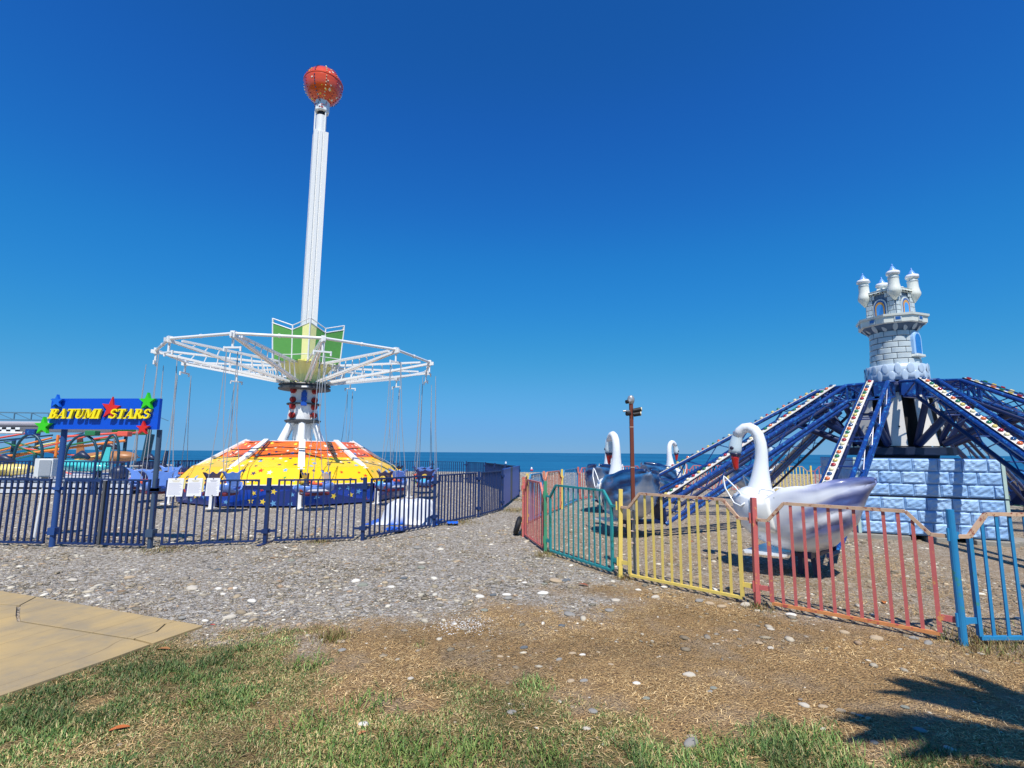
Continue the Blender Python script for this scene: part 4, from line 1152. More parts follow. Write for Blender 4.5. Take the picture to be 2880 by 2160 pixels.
CARL_ = {0: 'dark crested swing car right of the skirt, its round eye facing the path',
 11: 'swing car hanging low before the yellow skirt near the white tarp', 10: 'swing car hanging in front of the middle of the star skirt', 9: 'swing car behind the third paper notice, orange bars before the yellow skirt',
 8: 'periwinkle swing car seen from behind just left of the notices', 7: 'swing car farther behind the notices, half hidden by a nearer one', 6: 'periwinkle swing car showing its back and orange bars behind the right sign post',
 5: 'swing car hidden on the sea side of the skirt, left part', 4: 'swing car on the sea side behind the skirt, middle left', 3: 'swing car on the sea side behind the mast', 2: 'swing car on the sea side behind the skirt, toward the right', 1: 'dark swing car with round eye behind the one near the tarp'}
for k in range(12):
    a = AR0 + k * math.pi / 6
    c = car0 if k == 0 else copy_tree(car0)
    p = aend(k)
    c.scale = (SWS,) * 3; c.location = (p.x * SWS, p.y * SWS, .06 + random.uniform(-.02, .03)); c.rotation_euler = (0, 0, a - math.pi / 2 + random.uniform(-.25, .25))
    c['label'] = CARL_[(k) % 12]; sw.scale = (SWS,) * 3; sw.location = (CX * SWS, CY_ * SWS, .069); c['group'] = 'cars hanging from the swing ride'

# ------------------------------------------------------------------ swan ride: stone-clad base, hub, arms
C2 = Vector((8.85, 11.75, 0))
eX = Vector((.918, -.396, 0)).normalized()     # along the front wall, left to right
eN = Vector((-eX.y * -1, 0, 0))
eN = Vector((-.396, -.918, 0)).normalized()    # out of the front wall, towards the path
base = thing('ride_base', 'light blue stone-clad box under the swan ride with a dark gap halfway up', 'ride base', (C2.x, C2.y, 0))
FC = Vector((7.9, 9.815, 0)); HW = 1.145; DEP = 4.3; ZT = 1.545
mb = MB()
for (a, b) in (((-1.11, .05), None),):
    pass
def BP(u, n, z): return FC + eX * u + eN * n + Vector((0, 0, z))
def bbox(mb, u0, u1, n0, n1, z0, z1, mi=0):
    vs = [BP(u, n, z) for u in (u0, u1) for n in (n0, n1) for z in (z0, z1)]
    mb.add(vs, [(0, 1, 3, 2), (4, 6, 7, 5), (0, 4, 5, 1), (2, 3, 7, 6), (0, 2, 6, 4), (1, 5, 7, 3)], mi)
mb = MB(); bbox(mb, -HW + .03, HW - .03, -DEP + .03, -.04, .10, ZT - .02); mb.build('core', STONEJ, base)
mb = MB(); bbox(mb, -HW + .02, HW - .02, -.038, -.02, .10, ZT); o_front = mb.build('front_wall', STONEJ, base)
mb = MB(); bbox(mb, -HW + .0, -HW + .018, -DEP, -.06, .10, ZT); o_left = mb.build('side_wall', STONEJ, base)
mb = MB(); bbox(mb, HW - .018, HW, -DEP, -.06, .10, ZT); mb.build('side_wall', STONEJ, base)
for u in (-HW, HW):
    mb = MB(); s = 1 if u > 0 else -1
    bbox(mb, u - .03 * s, u + .02 * s, -.07, .012, .09, .80); bbox(mb, u - .03 * s, u + .02 * s, -.07, .012, .83, ZT + .01)
    mb.build('corner_trim', TRIMG, base)
mb = MB(); bbox(mb, -HW + .03, HW - .03, -.022, -.012, .805, .825); mb.build('gap_strip', BLACK, o_front)
rb = random.Random(3)
def rough_block(parent, P, u0, u1, z0, z1, depth, nu=12, nz=8):
    """stone face modelled with chiselled relief; P(u, out, z) gives the point"""
    rows = []
    ph = rb.uniform(0, 9)
    for j in range(nz + 1):
        row = []
        for i in range(nu + 1):
            u = u0 + (u1 - u0) * i / nu; z = z0 + (z1 - z0) * j / nz
            edge = i in (0, nu) or j in (0, nz)
            tri = lambda q: abs((q % 1.0) * 2 - 1)
            d = 0 if edge else depth * (.45 + .40 * tri(u * 3.1 + z * 6.5 + ph + .35 * math.sin(u * 19 + ph)) + .22 * tri(z * 11 - u * 7 + ph * 2) + .12 * rb.random())
            row.append(P(u, d, z))
        rows.append(row)
    mb = MB(); mb.sheet(rows)
    return mb.build('block', STONEB if rb.random() < .6 else STONEB2, parent, smooth=False)
zr = [.105, .335, .565, .795, .835, 1.065, 1.295, 1.53]
rows_z = [(.105, .335), (.338, .565), (.568, .80), (.83, 1.06), (1.063, 1.295), (1.298, 1.535)]
for r_, (z0, z1) in enumerate(rows_z):
    off = [-.0, -.19][r_ % 2] + rb.uniform(-.03, .03)
    u = -HW + .032 + off
    while u < HW - .04:
        w = rb.uniform(.34, .41); a_, b_ = max(u, -HW + .032), min(u + w, HW - .032)
        if b_ - a_ > .05: rough_block(o_front, lambda uu, d, z: BP(uu, -.018 + .004 + d, z), a_ + .004, b_ - .004, z0 + .004, z1 - .004, .034)
        u += w
    n = -.09 - (0 if r_ % 2 else .18)
    while n > -DEP + .1:
        w = .38; a_, b_ = n, max(n - w, -DEP + .05)
        rough_block(o_left, lambda nn, d, z: BP(-HW - .003 - d, nn, z), b_ + .006, a_ - .006, z0 + .005, z1 - .005, .03, 3, 3)
        n -= w
for (u0, u1, n0, n1) in ((-1.5, -1.0, .0, .2), (-1.0, -.35, -.05, .08), (-.1, .25, -.1, .06), (.6, 1.2, -.12, .12), (1.2, 1.55, -.4, -.1), (-1.35, -1.1, -.9, -.3)):
    mb = MB(); bbox(mb, u0, u1, n0 - .25, n1, -.05, .085); mb.build('footing', CONC, base, bevel=.015)
rd = thing('swan_ride', 'blue swan carousel with sloping truss arms, coloured bulbs and white hub panels', 'carousel', (C2.x, C2.y, 0))
cc = (C2.x, C2.y)
mb = MB(); mb.lathe([(.7, 1.46), (.75, 1.60)], (C2.x, C2.y, 0), 24); mb.build('slew_bearing', DARKSTEEL, rd, smooth='auto')
mb = MB(); mb.lathe([(1.02, 1.60), (1.07, 1.62), (1.07, 1.76), (1.0, 1.78), (.5, 1.79)], (C2.x, C2.y, 0), 11, a0=R(-134 + 16)); mb.build('hub_platform', DARKPLATE, rd)
mb = MB(); mb.lathe([(.62, 1.78), (.55, 2.95)], (C2.x, C2.y, 0), 22); mb.build('hub_core', BLACK, rd)
NA = 11
def th(k): return R(-136.4 - 360 / NA * k + {1: 2.6, 3: -.8}.get(k, 0))
for k in range(9):
    a = R(-127 + 40 * k)
    mb = MB(); c = P3(a, 1, 0, cc) - P3(a, 0, 0, cc); t_ = Vector((-math.sin(a), math.cos(a), 0))
    b0, b1 = P3(a, .90, 1.80, cc), P3(a, .76, 2.98, cc)
    vs = [b0 - t_ * .19, b0 + t_ * .19, b1 + t_ * .15, b1 - t_ * .15]
    mb.add(vs + [v - c * .02 for v in vs], [(0, 1, 2, 3), (7, 6, 5, 4), (0, 4, 5, 1), (1, 5, 6, 2), (2, 6, 7, 3), (3, 7, 4, 0)])
    o = mb.build('hub_panel', PANELW, rd)
    mb = MB(); mb.tube([P3(a, .86, 2.22, cc) + t_ * .07, P3(a, .875, 2.22, cc) + t_ * .07], .018, 8); mb.build('knob', BLACK, o)
mb = MB(); mb.lathe([(.55, 2.96), (.82, 3.0), (.82, 3.14), (.74, 3.22), (.5, 3.24)], (C2.x, C2.y, 0), 22, a0=th(0)); mb.build('hub_crown', ARMNAVY, rd)
bulb_me = []
for i, bm_ in enumerate(BULBS):
    mb = MB(); mb.lathe([(.024, .0), (.038, .012), (.039, .024), (.028, .038), (.01, .045)], (0, 0, 0), 10)
    o = mb.build('bulb', bm_, smooth=True); bulb_me.append(o.data); bpy.data.objects.remove(o)
order = [0, 1, 2, 3, 4, 5]
stuff_bulbs = MB()
for k in range(NA):
    a = th(k); d_ = Vector((math.cos(a), math.sin(a), 0)); s_ = Vector((-d_.y, d_.x, 0)); up = Vector((0, 0, 1))
    # s_ points counter-clockwise; the light strip runs on the clockwise side
    W_ = .19
    def ap(r, z, s): return C2 + d_ * r + s_ * s + up * z
    E1 = 1.5; RE = 6.15
    t0, t1, t2 = (.85, 3.2), (E1, 3.13), (RE, .55)
    l0, l1, l2 = (.95, 2.86), (E1, 2.78), (RE - .1, .24)
    root_arm = MB()
    root_arm.bar(ap(.8, 3.05, -W_), ap(.8, 3.05, W_), .1, .3)
    for s in (-W_, W_):
        root_arm.tube([ap(*t0, s), ap(*t1, s)], .035, 8); root_arm.tube([ap(*l0, s), ap(*l1, s)], .03, 8)
        root_arm.tube([ap(*t1, s), ap(*l1, s)], .028, 8); root_arm.tube([ap(*l0, s), ap(*t1, s)], .02, 6)
    arm = root_arm.build('arm', ARMBLUE, rd, smooth='auto')
    if k == 0: arm['label'] = 'arm sloping straight towards the path to the grey winged swan'
    for (nm, p0, p1, s, rr, mm) in (('top_tube', t1, t2, -W_, .04, ARMBLUE), ('top_tube', t1, t2, W_, .04, ARMBLUE), ('lower_tube', l1, l2, -W_, .038, ARMNAVY), ('lower_tube', l1, l2, W_, .04, ARMBLUE), ('lower_tube', (l1[0], l1[1] - .09), (l2[0] - .3, l2[1] + .07), W_, .036, ARMBLUE)):
        mb = MB(); A_, B_ = ap(*p0, s), ap(*p1, s)
        mb.tube([A_.lerp(B_, i / 4) for i in range(5)], rr, 10)
        mb.build(nm, mm, arm, smooth='auto')
    mb = MB(); nb_ = 6
    for i in range(nb_):
        f0, f1 = i / nb_, (i + 1) / nb_; fm = (f0 + f1) / 2
        for s in (-W_, W_):
            T0, T1 = ap(*t1, s).lerp(ap(*t2, s), f0), ap(*t1, s).lerp(ap(*t2, s), f1)
            Lm = ap(*l1, s).lerp(ap(*l2, s), fm)
            mb.tube([T0, Lm], .011, 5); mb.tube([Lm, T1], .011, 5)
        mb.tube([ap(*t1, -W_).lerp(ap(*t2, -W_), f0), ap(*t1, W_).lerp(ap(*t2, W_), f0)], .012, 5)
        mb.tube([ap(*l1, -W_).lerp(ap(*l2, -W_), f0), ap(*l1, W_).lerp(ap(*l2, W_), f0)], .011, 5)
    mb.build('bracing', ARMBLUE, arm)
    # light strip with bulbs
    dn = (ap(*t2, 0) - ap(*t1, 0)).normalized(); nn = s_.cross(dn).normalized()
    if nn.z < 0: nn = -nn
    sc0 = -W_ + .085
    mb = MB(); S0 = ap(*t1, sc0) + nn * .05; S1 = ap(*t2, sc0) + nn * .05
    mb.bar(S0, S1, .115, .018, 0, up=nn); mb.bar(S0 + s_ * -.064 - nn * .03, S1 + s_ * -.064 - nn * .03, .012, .09, 1, up=nn)
    strip = mb.build('light_strip', [STRIPW, DARKPLATE], arm)
    nbulb = 36
    q = nn.to_track_quat('Z', 'Y').to_euler()
    for i in range(nbulb):
        p = S0.lerp(S1, (i + .5) / nbulb) + nn * .009
        if k <= 7 or k == 10:
            inst('bulb', bulb_me[order[(i + 2 * k) % 6]], strip, p, q, world_pos=True)
        else:
            stuff_bulbs.tube([p, p + nn * .035], .04, 7, (i + 2 * k) % 6)
    # lifting strut
    mb = MB(); mb.tube([P3(a, .98, 1.85, cc), P3(a, 2.15, 2.42, cc)], .075, 12); mb.tube([P3(a, .85, 1.82, cc), P3(a, 1.35, 2.66, cc)], .06, 10)
    mb.bar(ap(2.15, 2.42, -W_), ap(2.15, 2.42, W_), .05, .05)
    mb.build('lift_strut', ARMNAVY, rd, smooth='auto')
    # bracket at the swan
    mb = MB(); mb.bar(ap(RE - .05, .82, 0), ap(RE - .1, .24, 0), .4, .05, up=d_); mb.bar(ap(RE - .1, .28, 0), ap(RE + .7, .27, 0), .3, .05)
    mb.build('swan_bracket', ARMNAVY, arm)
if stuff_bulbs.v: stuff_bulbs.build('far_bulbs', BULBS, rd, kind='stuff')

# ------------------------------------------------------------------ castle tower on the hub
ct = thing('castle_tower', 'white and grey toy castle tower with four snowy turrets on top of the swan ride', 'castle tower', (C2.x, C2.y, 3.24))
vd = Vector((-.6, -.8, 0)); vr = Vector((.8, -.6, 0)); vaz = math.atan2(vd.y, vd.x)
def lump(seed, n=9, amp=.03): 
    return lambda a, z: 1 + amp * math.sin(n * a + seed + 4 * math.sin(z * 9)) + amp * .5 * math.sin(2.3 * n * a + z * 30)
mb = MB(); mb.lathe([(.76, 3.24), (.77, 3.38), (.75, 3.46), (.76, 3.60), (.70, 3.63), (.6, 3.64)], (C2.x, C2.y, 0), 48, fn=lump(1, 9, .012)); mb.build('base_ring', CASTB, ct, smooth=True)
# rounded cobbles set into the base ring and the corbel
rc = random.Random(9)
def cobble(p, n, w, h, m, parent):
    q = n.to_track_quat('Z', 'Y').to_matrix().to_4x4()
    mb = MB(); rows = []
    mb.lathe([(1, 0), (.93, .5), (.6, .85), (.05, 1)], (0, 0, 0), 10, capb=False)
    M = Matrix.Translation(p) @ q @ Matrix.Diagonal((h / 2, w / 2, .013, 1))
    mb.v = [tuple(M @ Vector(v)) for v in mb.v]
    return mb.build('cobble', m, parent, smooth=True)
ringo = ct
for k in range(16):
    for row in range(2):
        a = 2 * math.pi * (k + .5 * row) / 16; z = 3.33 + .17 * row
        cobble(P3(a, .765, z, cc), Vector((math.cos(a), math.sin(a), .0)), rc.uniform(.24, .31), rc.uniform(.15, .19), CASTB, ct)
mb = MB(); mb.lathe([(.60, 3.62), (.57, 3.9), (.55, 4.2), (.56, 4.5)], (C2.x, C2.y, 0), 40); mb.build('shaft', CASTJ, ct, smooth=True)
def curved_brick(a0, a1, z0, z1, r):
    mb = MB(); g_ = []; n = 5
    for j, z in enumerate((z0, z0 + .012, (z0 + z1) / 2, z1 - .012, z1)):
        row = []
        for i in range(n + 1):
            f = i / n; a = a0 + (a1 - a0) * f
            e = 0 if (j in (0, 4) or i in (0, n)) else .022
            row.append(P3(a, r + e, z, cc))
        g_.append(row)
    mb.sheet(g_); return mb.build('brick', CASTG, ct, smooth='auto')
for row in range(6):
    z0 = 3.62 + row * .143; a = .3 * (row % 2) + rc.uniform(0, .1); aend_ = a + 2 * math.pi
    rr = .60 - .04 * sum([.4, .25, .15, .08][:row]) - .0
    rr = [.603, .590, .577, .567, .562, .562][row]
    while a < aend_ - .2:
        w = min(rc.uniform(.55, .75), aend_ - a)
        curved_brick(a + .012, a + w - .012, z0 + .006, z0 + .137, rr)
        a += w
mb = MB(); mb.lathe([(.56, 4.46), (.66, 4.52), (.78, 4.6), (.80, 4.64)], (C2.x, C2.y, 0), 8, a0=vaz - .2); mb.build('corbel', CASTJ, ct)
for k in range(16):
    a = 2 * math.pi * (k + .3) / 16 + vaz
    cobble(P3(a, .665, 4.545, cc), Vector((math.cos(a), math.sin(a), -.9)).normalized(), rc.uniform(.2, .3), rc.uniform(.12, .16), CASTG, ct)
mb = MB(); mb.lathe([(.80, 4.62), (.85, 4.64), (.86, 4.78), (.90, 4.79), (.91, 4.84), (.84, 4.855), (.3, 4.86)], (C2.x, C2.y, 0), 8, a0=vaz - .2); mb.build('balcony', CASTW, ct)
for k in range(8):
    a = vaz - .2 + math.pi / 8 + k * math.pi / 4; c = P3(a, .80, 4.71, cc)
    t_ = Vector((-math.sin(a), math.cos(a), 0)); n_ = Vector((math.cos(a), math.sin(a), 0))
    mb = MB(); mb.bar(c + n_ * .0 - t_ * .085, c + n_ * .0 + t_ * .085, .03, .12); mb.build('drain_frame', CASTG, ct)
    mb = MB(); mb.bar(c + n_ * .012 - t_ * .06 + Vector((0, 0, .015)), c + n_ * .012 + t_ * .06 + Vector((0, 0, .015)), .02, .07); mb.build('drain_opening', DEEPB, ct)
# upper square tower: two seen faces with arched windows
HS = .43
nL = (math.cos(R(32)) * vd - math.sin(R(32)) * vr).normalized(); nR = Vector((-nL.y, nL.x, 0))
if nR.dot(vr) < 0: nR = -nR
mb = MB()
cs = [C2 + nL * HS * i + nR * HS * j for i, j in ((1, 1), (-1, 1), (-1, -1), (1, -1))]
def sq(h, z): return [C2 + (nL * i + nR * j) * h + Vector((0, 0, z)) for i, j in ((1, 1), (-1, 1), (-1, -1), (1, -1))]
v = sq(HS, 4.85) + sq(HS - .02, 5.50)
mb.add(v, [(0, 1, 2, 3)[::-1], (4, 5, 6, 7), (0, 4, 5, 1), (1, 5, 6, 2), (2, 6, 7, 3), (3, 7, 4, 0)])
mb.build('upper_wall', CASTJ, ct)
def arch(w, h, n=10):
    return [(-w, 0), (w, 0)] + [(w * math.cos(math.pi * i / n), h + w * 1.1 * math.sin(math.pi * i / n)) for i in range(0, n + 1)]
for n_, t_ in ((nL, nR), (nR, nL), (-nL, nR), (-nR, nL)):
    tt = Vector((0, 0, 1)).cross(n_).normalized()
    F0 = C2 + n_ * (HS - .008)
    M = Matrix(((tt.x, 0, n_.x, F0.x), (tt.y, 0, n_.y, F0.y), (0, 1, 0, 4.86), (0, 0, 0, 1)))
    # bricks left and right of the window
    for row in range(5):
        z0 = .0 + row * .122
        hw = .42 - .004 * row
        for side in (-1, 1):
            win = .21 if row < 4 else .14
            cuts = [win, (win + hw) / 2 + (.05 if row % 2 else -.05), hw]
            for a_, b_ in zip(cuts[:-1], cuts[1:]):
                x0, x1 = sorted((side * a_, side * b_))
                mb = MB(); mb.prism([(x0 + .006, z0 + .006), (x1 - .006, z0 + .006), (x1 - .006, z0 + .116), (x0 + .006, z0 + .116)], M, .022)
                mb.build('brick', CASTG, ct, bevel=.006)
    mb = MB()
    o_ = arch(.20, .26); i_ = arch(.155, .26)
    mb.prism(o_, M, .03); w_ = mb.build('window_frame', CASTG, ct, bevel=.008)
    for (ww, hh, dz, mm) in ((.165, .255, .034, DEEPB), (.135, .245, .037, OCHRE), (.095, .225, .040, SKYB)):
        mb = MB(); mb.prism(arch(ww, hh), M @ Matrix.Translation((0, .005, 0)), dz); mb.build('window_pane', mm, w_)
    # row of little arches under the roof
    for i in range(5):
        x = -.26 + i * .13
        mb = MB(); mb.prism(arch(.045, .05, 6), M @ Matrix.Translation((x, .60, 0)), .05); mb.build('crenel_arch', CASTW, ct)
        mb = MB(); mb.prism(arch(.026, .035, 6), M @ Matrix.Translation((x, .602, 0)), .055); mb.build('crenel_hole', BLACK, ct)
v = sq(HS + .05, 5.50) + sq(HS + .04, 5.56)
mb = MB(); mb.add(v, [(0, 1, 2, 3)[::-1], (4, 5, 6, 7), (0, 4, 5, 1), (1, 5, 6, 2), (2, 6, 7, 3), (3, 7, 4, 0)]); mb.build('roof_slab', CASTW, ct, bevel=.015)
for k in range(10):
    i, j = rc.uniform(-1, 1), rc.uniform(-1, 1)
    if max(abs(i), abs(j)) < .6: i = math.copysign(.9, i)
    p = C2 + nL * HS * i + nR * HS * j
    mb = MB(); mb.lathe([(.06, 5.55), (.06, 5.58), (.03, 5.61)], p, 8, fn=lump(k, 3, .2)); mb.build('snow_lump', CASTW, ct, smooth=True)
for idx, (i, j) in enumerate(((1, 1), (-1, 1), (-1, -1), (1, -1))):
    p = C2 + (nL * i + nR * j) * (HS + .0)
    dz = .0
    mb = MB(); mb.lathe([(.02, 5.22), (.09, 5.30), (.175, 5.41), (.182, 5.46), (.16, 5.53), (.14, 5.62), (.128, 5.84), (.145, 5.88)], p, 18); t = mb.build('turret', CASTW, ct, smooth=True)
    mb = MB(); mb.lathe([(.13, 5.85), (.17, 5.865), (.175, 5.91), (.15, 5.945), (.09, 5.95)], p, 20, fn=lump(idx, 6, .05)); mb.build('turret_rim', WHITE2, t, smooth=True)
    mb = MB(); mb.lathe([(.12, 5.93), (.09, 5.99), (.045, 6.06), (.02, 6.09), (.026, 6.11), (.006, 6.14)], p, 16); mb.build('turret_roof', mat('pale_blue_roof', srgb('6f9ee0'), .3, coat=.5), t, smooth='auto')
    mb = MB()
    mb.lathe([(.13, 5.76), (.142, 5.765), (.142, 5.79), (.13, 5.80)], p, 16)
    mb.build('turret_collar', CASTG, t, smooth=True)
# lower blue arched window on the right of the shaft
wa = vaz + R(62)
wn_ = Vector((math.cos(wa), math.sin(wa), 0)); wt = Vector((0, 0, 1)).cross(wn_)
F0 = C2 + wn_ * .50
M = Matrix(((wt.x, 0, wn_.x, F0.x), (wt.y, 0, wn_.y, F0.y), (0, 1, 0, 3.86), (0, 0, 0, 1)))
mb = MB(); mb.prism(arch(.2, .36), M, .14); wf = mb.build('window_frame', mat('pale_blue_frame', srgb('a8cdf2'), .3, coat=.5), ct, bevel=.02)
mb = MB(); mb.prism(arch(.13, .34), M @ Matrix.Translation((0, .03, 0)), .148); mb.build('window_pane', mat('blue_window', srgb('2f7cc8'), .25, var=.25, scale=12, coat=.6), wf)
mb = MB(); mb.prism([(-.22, -.06), (.22, -.06), (.2, .0), (-.2, .0)], M, .2); mb.build('window_sill', CASTW, wf, bevel=.01)

ct.scale = (.79, .79, .93); ct.location = (C2.x + .09, C2.y - .06, 3.28)

# ------------------------------------------------------------------ swans
def interp(x, xs_, ys_): return float(np.interp(x, xs_, ys_))
SX = [-.86, -.78, -.70, -.6, -.35, -.13, .1, .3, .46, .62, .75, .83, .86]
SB = [1.26, 1.14, .97, .71, .44, .34, .335, .36, .42, .50, .60, .74, .86]
ST = [1.31, 1.325, 1.315, 1.285, 1.225, 1.20, 1.14, 1.00, 1.0, 1.04, 1.04, 1.0, .94]
SWI = [.02, .10, .20, .32, .43, .46, .465, .45, .42, .36, .26, .14, .03]
def swan_paint(scheme):
    m = bpy.data.materials.new('swan_gelcoat_' + scheme); m.use_nodes = True
    nt = m.node_tree; L = nt.links; N = nt.nodes; b = N['Principled BSDF']
    b.inputs['Roughness'].default_value = .3; b.inputs['Coat Weight'].default_value = .6; b.inputs['Coat Roughness'].default_value = .06
    at = N.new('ShaderNodeAttribute'); at.attribute_name = 'airbrush'
    tc = N.new('ShaderNodeTexCoord'); mp = N.new('ShaderNodeMapping'); mp.inputs['Scale'].default_value = (2.0, 2.0, 5.5); mp.inputs['Rotation'].default_value = (0, R(-28), 0)
    L.new(tc.outputs['Object'], mp.inputs[0])
    n = N.new('ShaderNodeTexNoise'); n.inputs['Scale'].default_value = 1.6; n.inputs['Detail'].default_value = 3; L.new(mp.outputs[0], n.inputs['Vector'])
    mr = N.new('ShaderNodeMapRange'); mr.inputs['From Min'].default_value = .35; mr.inputs['From Max'].default_value = .62; L.new(n.outputs[0], mr.inputs['Value'])
    mu = N.new('ShaderNodeMath'); mu.operation = 'MULTIPLY_ADD'; mu.inputs[1].default_value = .28; mu.inputs[2].default_value = .82
    L.new(mr.outputs[0], mu.inputs[0])
    m2 = N.new('ShaderNodeMath'); m2.operation = 'MULTIPLY'; m2.use_clamp = True; L.new(mu.outputs[0], m2.inputs[0]); L.new(at.outputs['Fac'], m2.inputs[1])
    cr = N.new('ShaderNodeValToRGB'); L.new(m2.outputs[0], cr.inputs[0])
    e = cr.color_ramp.elements; e[0].color = (*srgb('eceef0'), 1)
    if scheme == 'grey':
        e[1].color = (*srgb('4a568a'), 1); x = cr.color_ramp.elements.new(.3); x.color = (*srgb('cfd1dc'), 1); x = cr.color_ramp.elements.new(.62); x.color = (*srgb('8289b2'), 1)
    else:
        e[1].color = (*srgb('12305e'), 1); x = cr.color_ramp.elements.new(.25); x.color = (*srgb('b4b8c0'), 1); x = cr.color_ramp.elements.new(.6); x.color = (*srgb('3a7ab4'), 1)
    L.new(cr.outputs[0], b.inputs['Base Color'])
    return m
SWM = {'grey': swan_paint('grey'), 'blue': swan_paint('blue')}
SWW = mat('swan_white', srgb('eef0f2'), .25, var=.02, coat=.6)
SWH = mat('swan_head_blue_grey', srgb('cfdfe6'), .3, var=.15, scale=9, coat=.5)
BEAK = mat('red_beak', srgb('b8201c'), .25, coat=.6); MASK = mat('dark_bill_base', srgb('2a2440'), .3)
def make_swan(scheme):
    root = thing('swan_gondola', 'x', 'swan seat')
    mb = MB(); rows = []; NJ = 44; NS = 49; cols = []
    for i in range(NS):
        x = -.86 + 1.72 * i / (NS - 1)
        zb, zt, w = interp(x, SX, SB), interp(x, SX, ST), interp(x, SX, SWI)
        row = []
        for j in range(NJ + 1):
            t = -1 + 2 * j / NJ; s = abs(t)
            y = w * math.copysign(math.sin(min(1, s * 1.12) * math.pi / 2) ** .8, t)
            if s > .89: y *= 1 - (s - .89) * .7
            z = zb + (zt - zb) * s ** 2.0
            back = max(0, min(1, (-x + .15) / .5))
            rip = math.sin((z * 1.0 + x * .42) * 24 + .8 * math.sin(x * 4)) * .036 * back * min(1, s * 1.6) * (1 if s < .97 else .5)
            y += math.copysign(rip, t) if s > .2 else 0
            z += .018 * math.sin(x * 11 + 1.0) * back * s ** 4
            row.append(Vector((x, y, z)))
            tail = max(0, min(1, (-x + .25) / .75))
            stripe = (.5 + .5 * math.sin((z * 1.0 + x * .42) * 24 + .8 * math.sin(x * 4) + 2.2)) ** 1.4
            fade = 1 if x < .3 else max(0, 1 - (x - .3) * 3.5)
            tipd = max(0, min(1, (-x - .45) / .4))
            if scheme == 'grey': cv = fade * (.04 + tail * (.12 + 1.15 * stripe * min(1, s * 1.5) * (1 - .6 * max(0, s - .8) * 5 * (1 - tipd))) + tipd * .5)
            else: cv = (1 if x < .5 else max(0, 1 - (x - .5) * 2.0)) * (.22 + (.45 + .5 * stripe) * min(1, max(0, s - .35) * 2.6) + .3 * tipd)
            cols.append(max(0, min(1.3, cv)))
        rows.append(row)
    mb.sheet(rows)
    body = mb.build('body', SWM[scheme], root, smooth=True)
    at = body.data.color_attributes.new('airbrush', 'FLOAT_COLOR', 'POINT')
    at.data.foreach_set('color', np.repeat(np.array(cols), 4).astype(np.float32))
    md = body.modifiers.new('thick', 'SOLIDIFY'); md.thickness = .028; md.offset = 1
    # front deck that carries the neck
    mb = MB(); rows = []
    for i in range(15):
        x = .30 + .55 * i / 14; zt, w = interp(x, SX, ST), interp(x, SX, SWI) * .96
        rows.append([Vector((x, w * (-1 + 2 * j / 10), zt - .015 + .11 * (1 - (-1 + 2 * j / 10) ** 2) * max(0, math.sin((i / 14) * math.pi) ** .6))) for j in range(11)])
    mb.sheet(rows, flip=False); mb.build('front_deck', SWW, root, smooth=True).modifiers.new('thick', 'SOLIDIFY').thickness = .02
    # door opening: white inner panel let into both sides
    for s in (-1, 1):
        mb = MB(); rows = []
        for j in range(7):
            row = []
            for i in range(7):
                x = .24 + .27 * i / 6 - .07 * (1 - j / 6); f = j / 6
                z = .58 + (interp(x, SX, ST) - .02 - .58) * f; w = interp(x, SX, SWI); zb, zt = interp(x, SX, SB), interp(x, SX, ST)
                ss = max(0.0, (z - zb) / (zt - zb)) ** .5
                y = w * math.sin(min(1, ss * 1.12) * math.pi / 2) ** .8
                if ss > .89: y *= 1 - (ss - .89) * .7
                row.append(Vector((x, s * (y + .034), z)))
            rows.append(row)
        mb.sheet(rows); dp = mb.build('door_panel', mat('cream_inner_panel', srgb('efeee6'), .35, coat=.4) if 'cream_inner_panel' not in bpy.data.materials else bpy.data.materials['cream_inner_panel'], root, smooth=True)
        md = dp.modifiers.new('thick', 'SOLIDIFY'); md.thickness = .012
        mb = MB(); mb.tube([(.16, s * .44, .97), (.17, s * .46, 1.03), (.15, s * .44, 1.05), (-.05, s * .44, 1.055)], .012, 8); mb.build('latch_rod', GREY, root, smooth=True)
    # neck
    NP = [(.56, .90, .21), (.535, 1.03, .185), (.515, 1.15, .155), (.50, 1.28, .125), (.49, 1.40, .105), (.475, 1.52, .09), (.468, 1.64, .084), (.475, 1.76, .08), (.50, 1.87, .078), (.55, 1.95, .076), (.62, 1.99, .075), (.69, 1.985, .074), (.755, 1.94, .074), (.80, 1.865, .076)]
    mb = MB(); mb.tube([(x, 0, z) for x, z, r_ in NP], [r_ for x, z, r_ in NP], 20); mb.build('neck', SWW, root, smooth=True)
    HP = [(.775, 1.915, .073), (.80, 1.86, .077), (.822, 1.79, .085), (.84, 1.72, .094), (.846, 1.66, .092), (.843, 1.60, .074)]
    mb = MB(); mb.tube([(x, 0, z) for x, z, r_ in HP], [r_ for x, z, r_ in HP], 18, flat=.95); hd = mb.build('head', SWH, root, smooth=True)
    KP = [(.842, 1.615, .085), (.845, 1.585, .074), (.847, 1.565, .06)]
    mb = MB(); mb.tube([(x, 0, z) for x, z, r_ in KP], [r_ for x, z, r_ in KP], 16); mb.build('bill_base', MASK, hd, smooth=True)
    BP_ = [(.848, 1.59, .07), (.852, 1.53, .056), (.85, 1.46, .042), (.845, 1.40, .036), (.84, 1.37, .022)]
    mb = MB(); mb.tube([(x, 0, z) for x, z, r_ in BP_], [r_ for x, z, r_ in BP_], 14); mb.build('beak', BEAK, hd, smooth=True)
    mb = MB(); mb.tube([(.84, 0, 1.385), (.838, 0, 1.35)], [.026, .012], 10); mb.build('beak_tip', MASK, hd, smooth=True)
    for s in (-1, 1):
        mb = MB(); mb.tube([(.86, s * .078, 1.69), (.865, s * .096, 1.69)], [.034, .02], 10); mb.build('eye', MASK, hd, smooth=True)
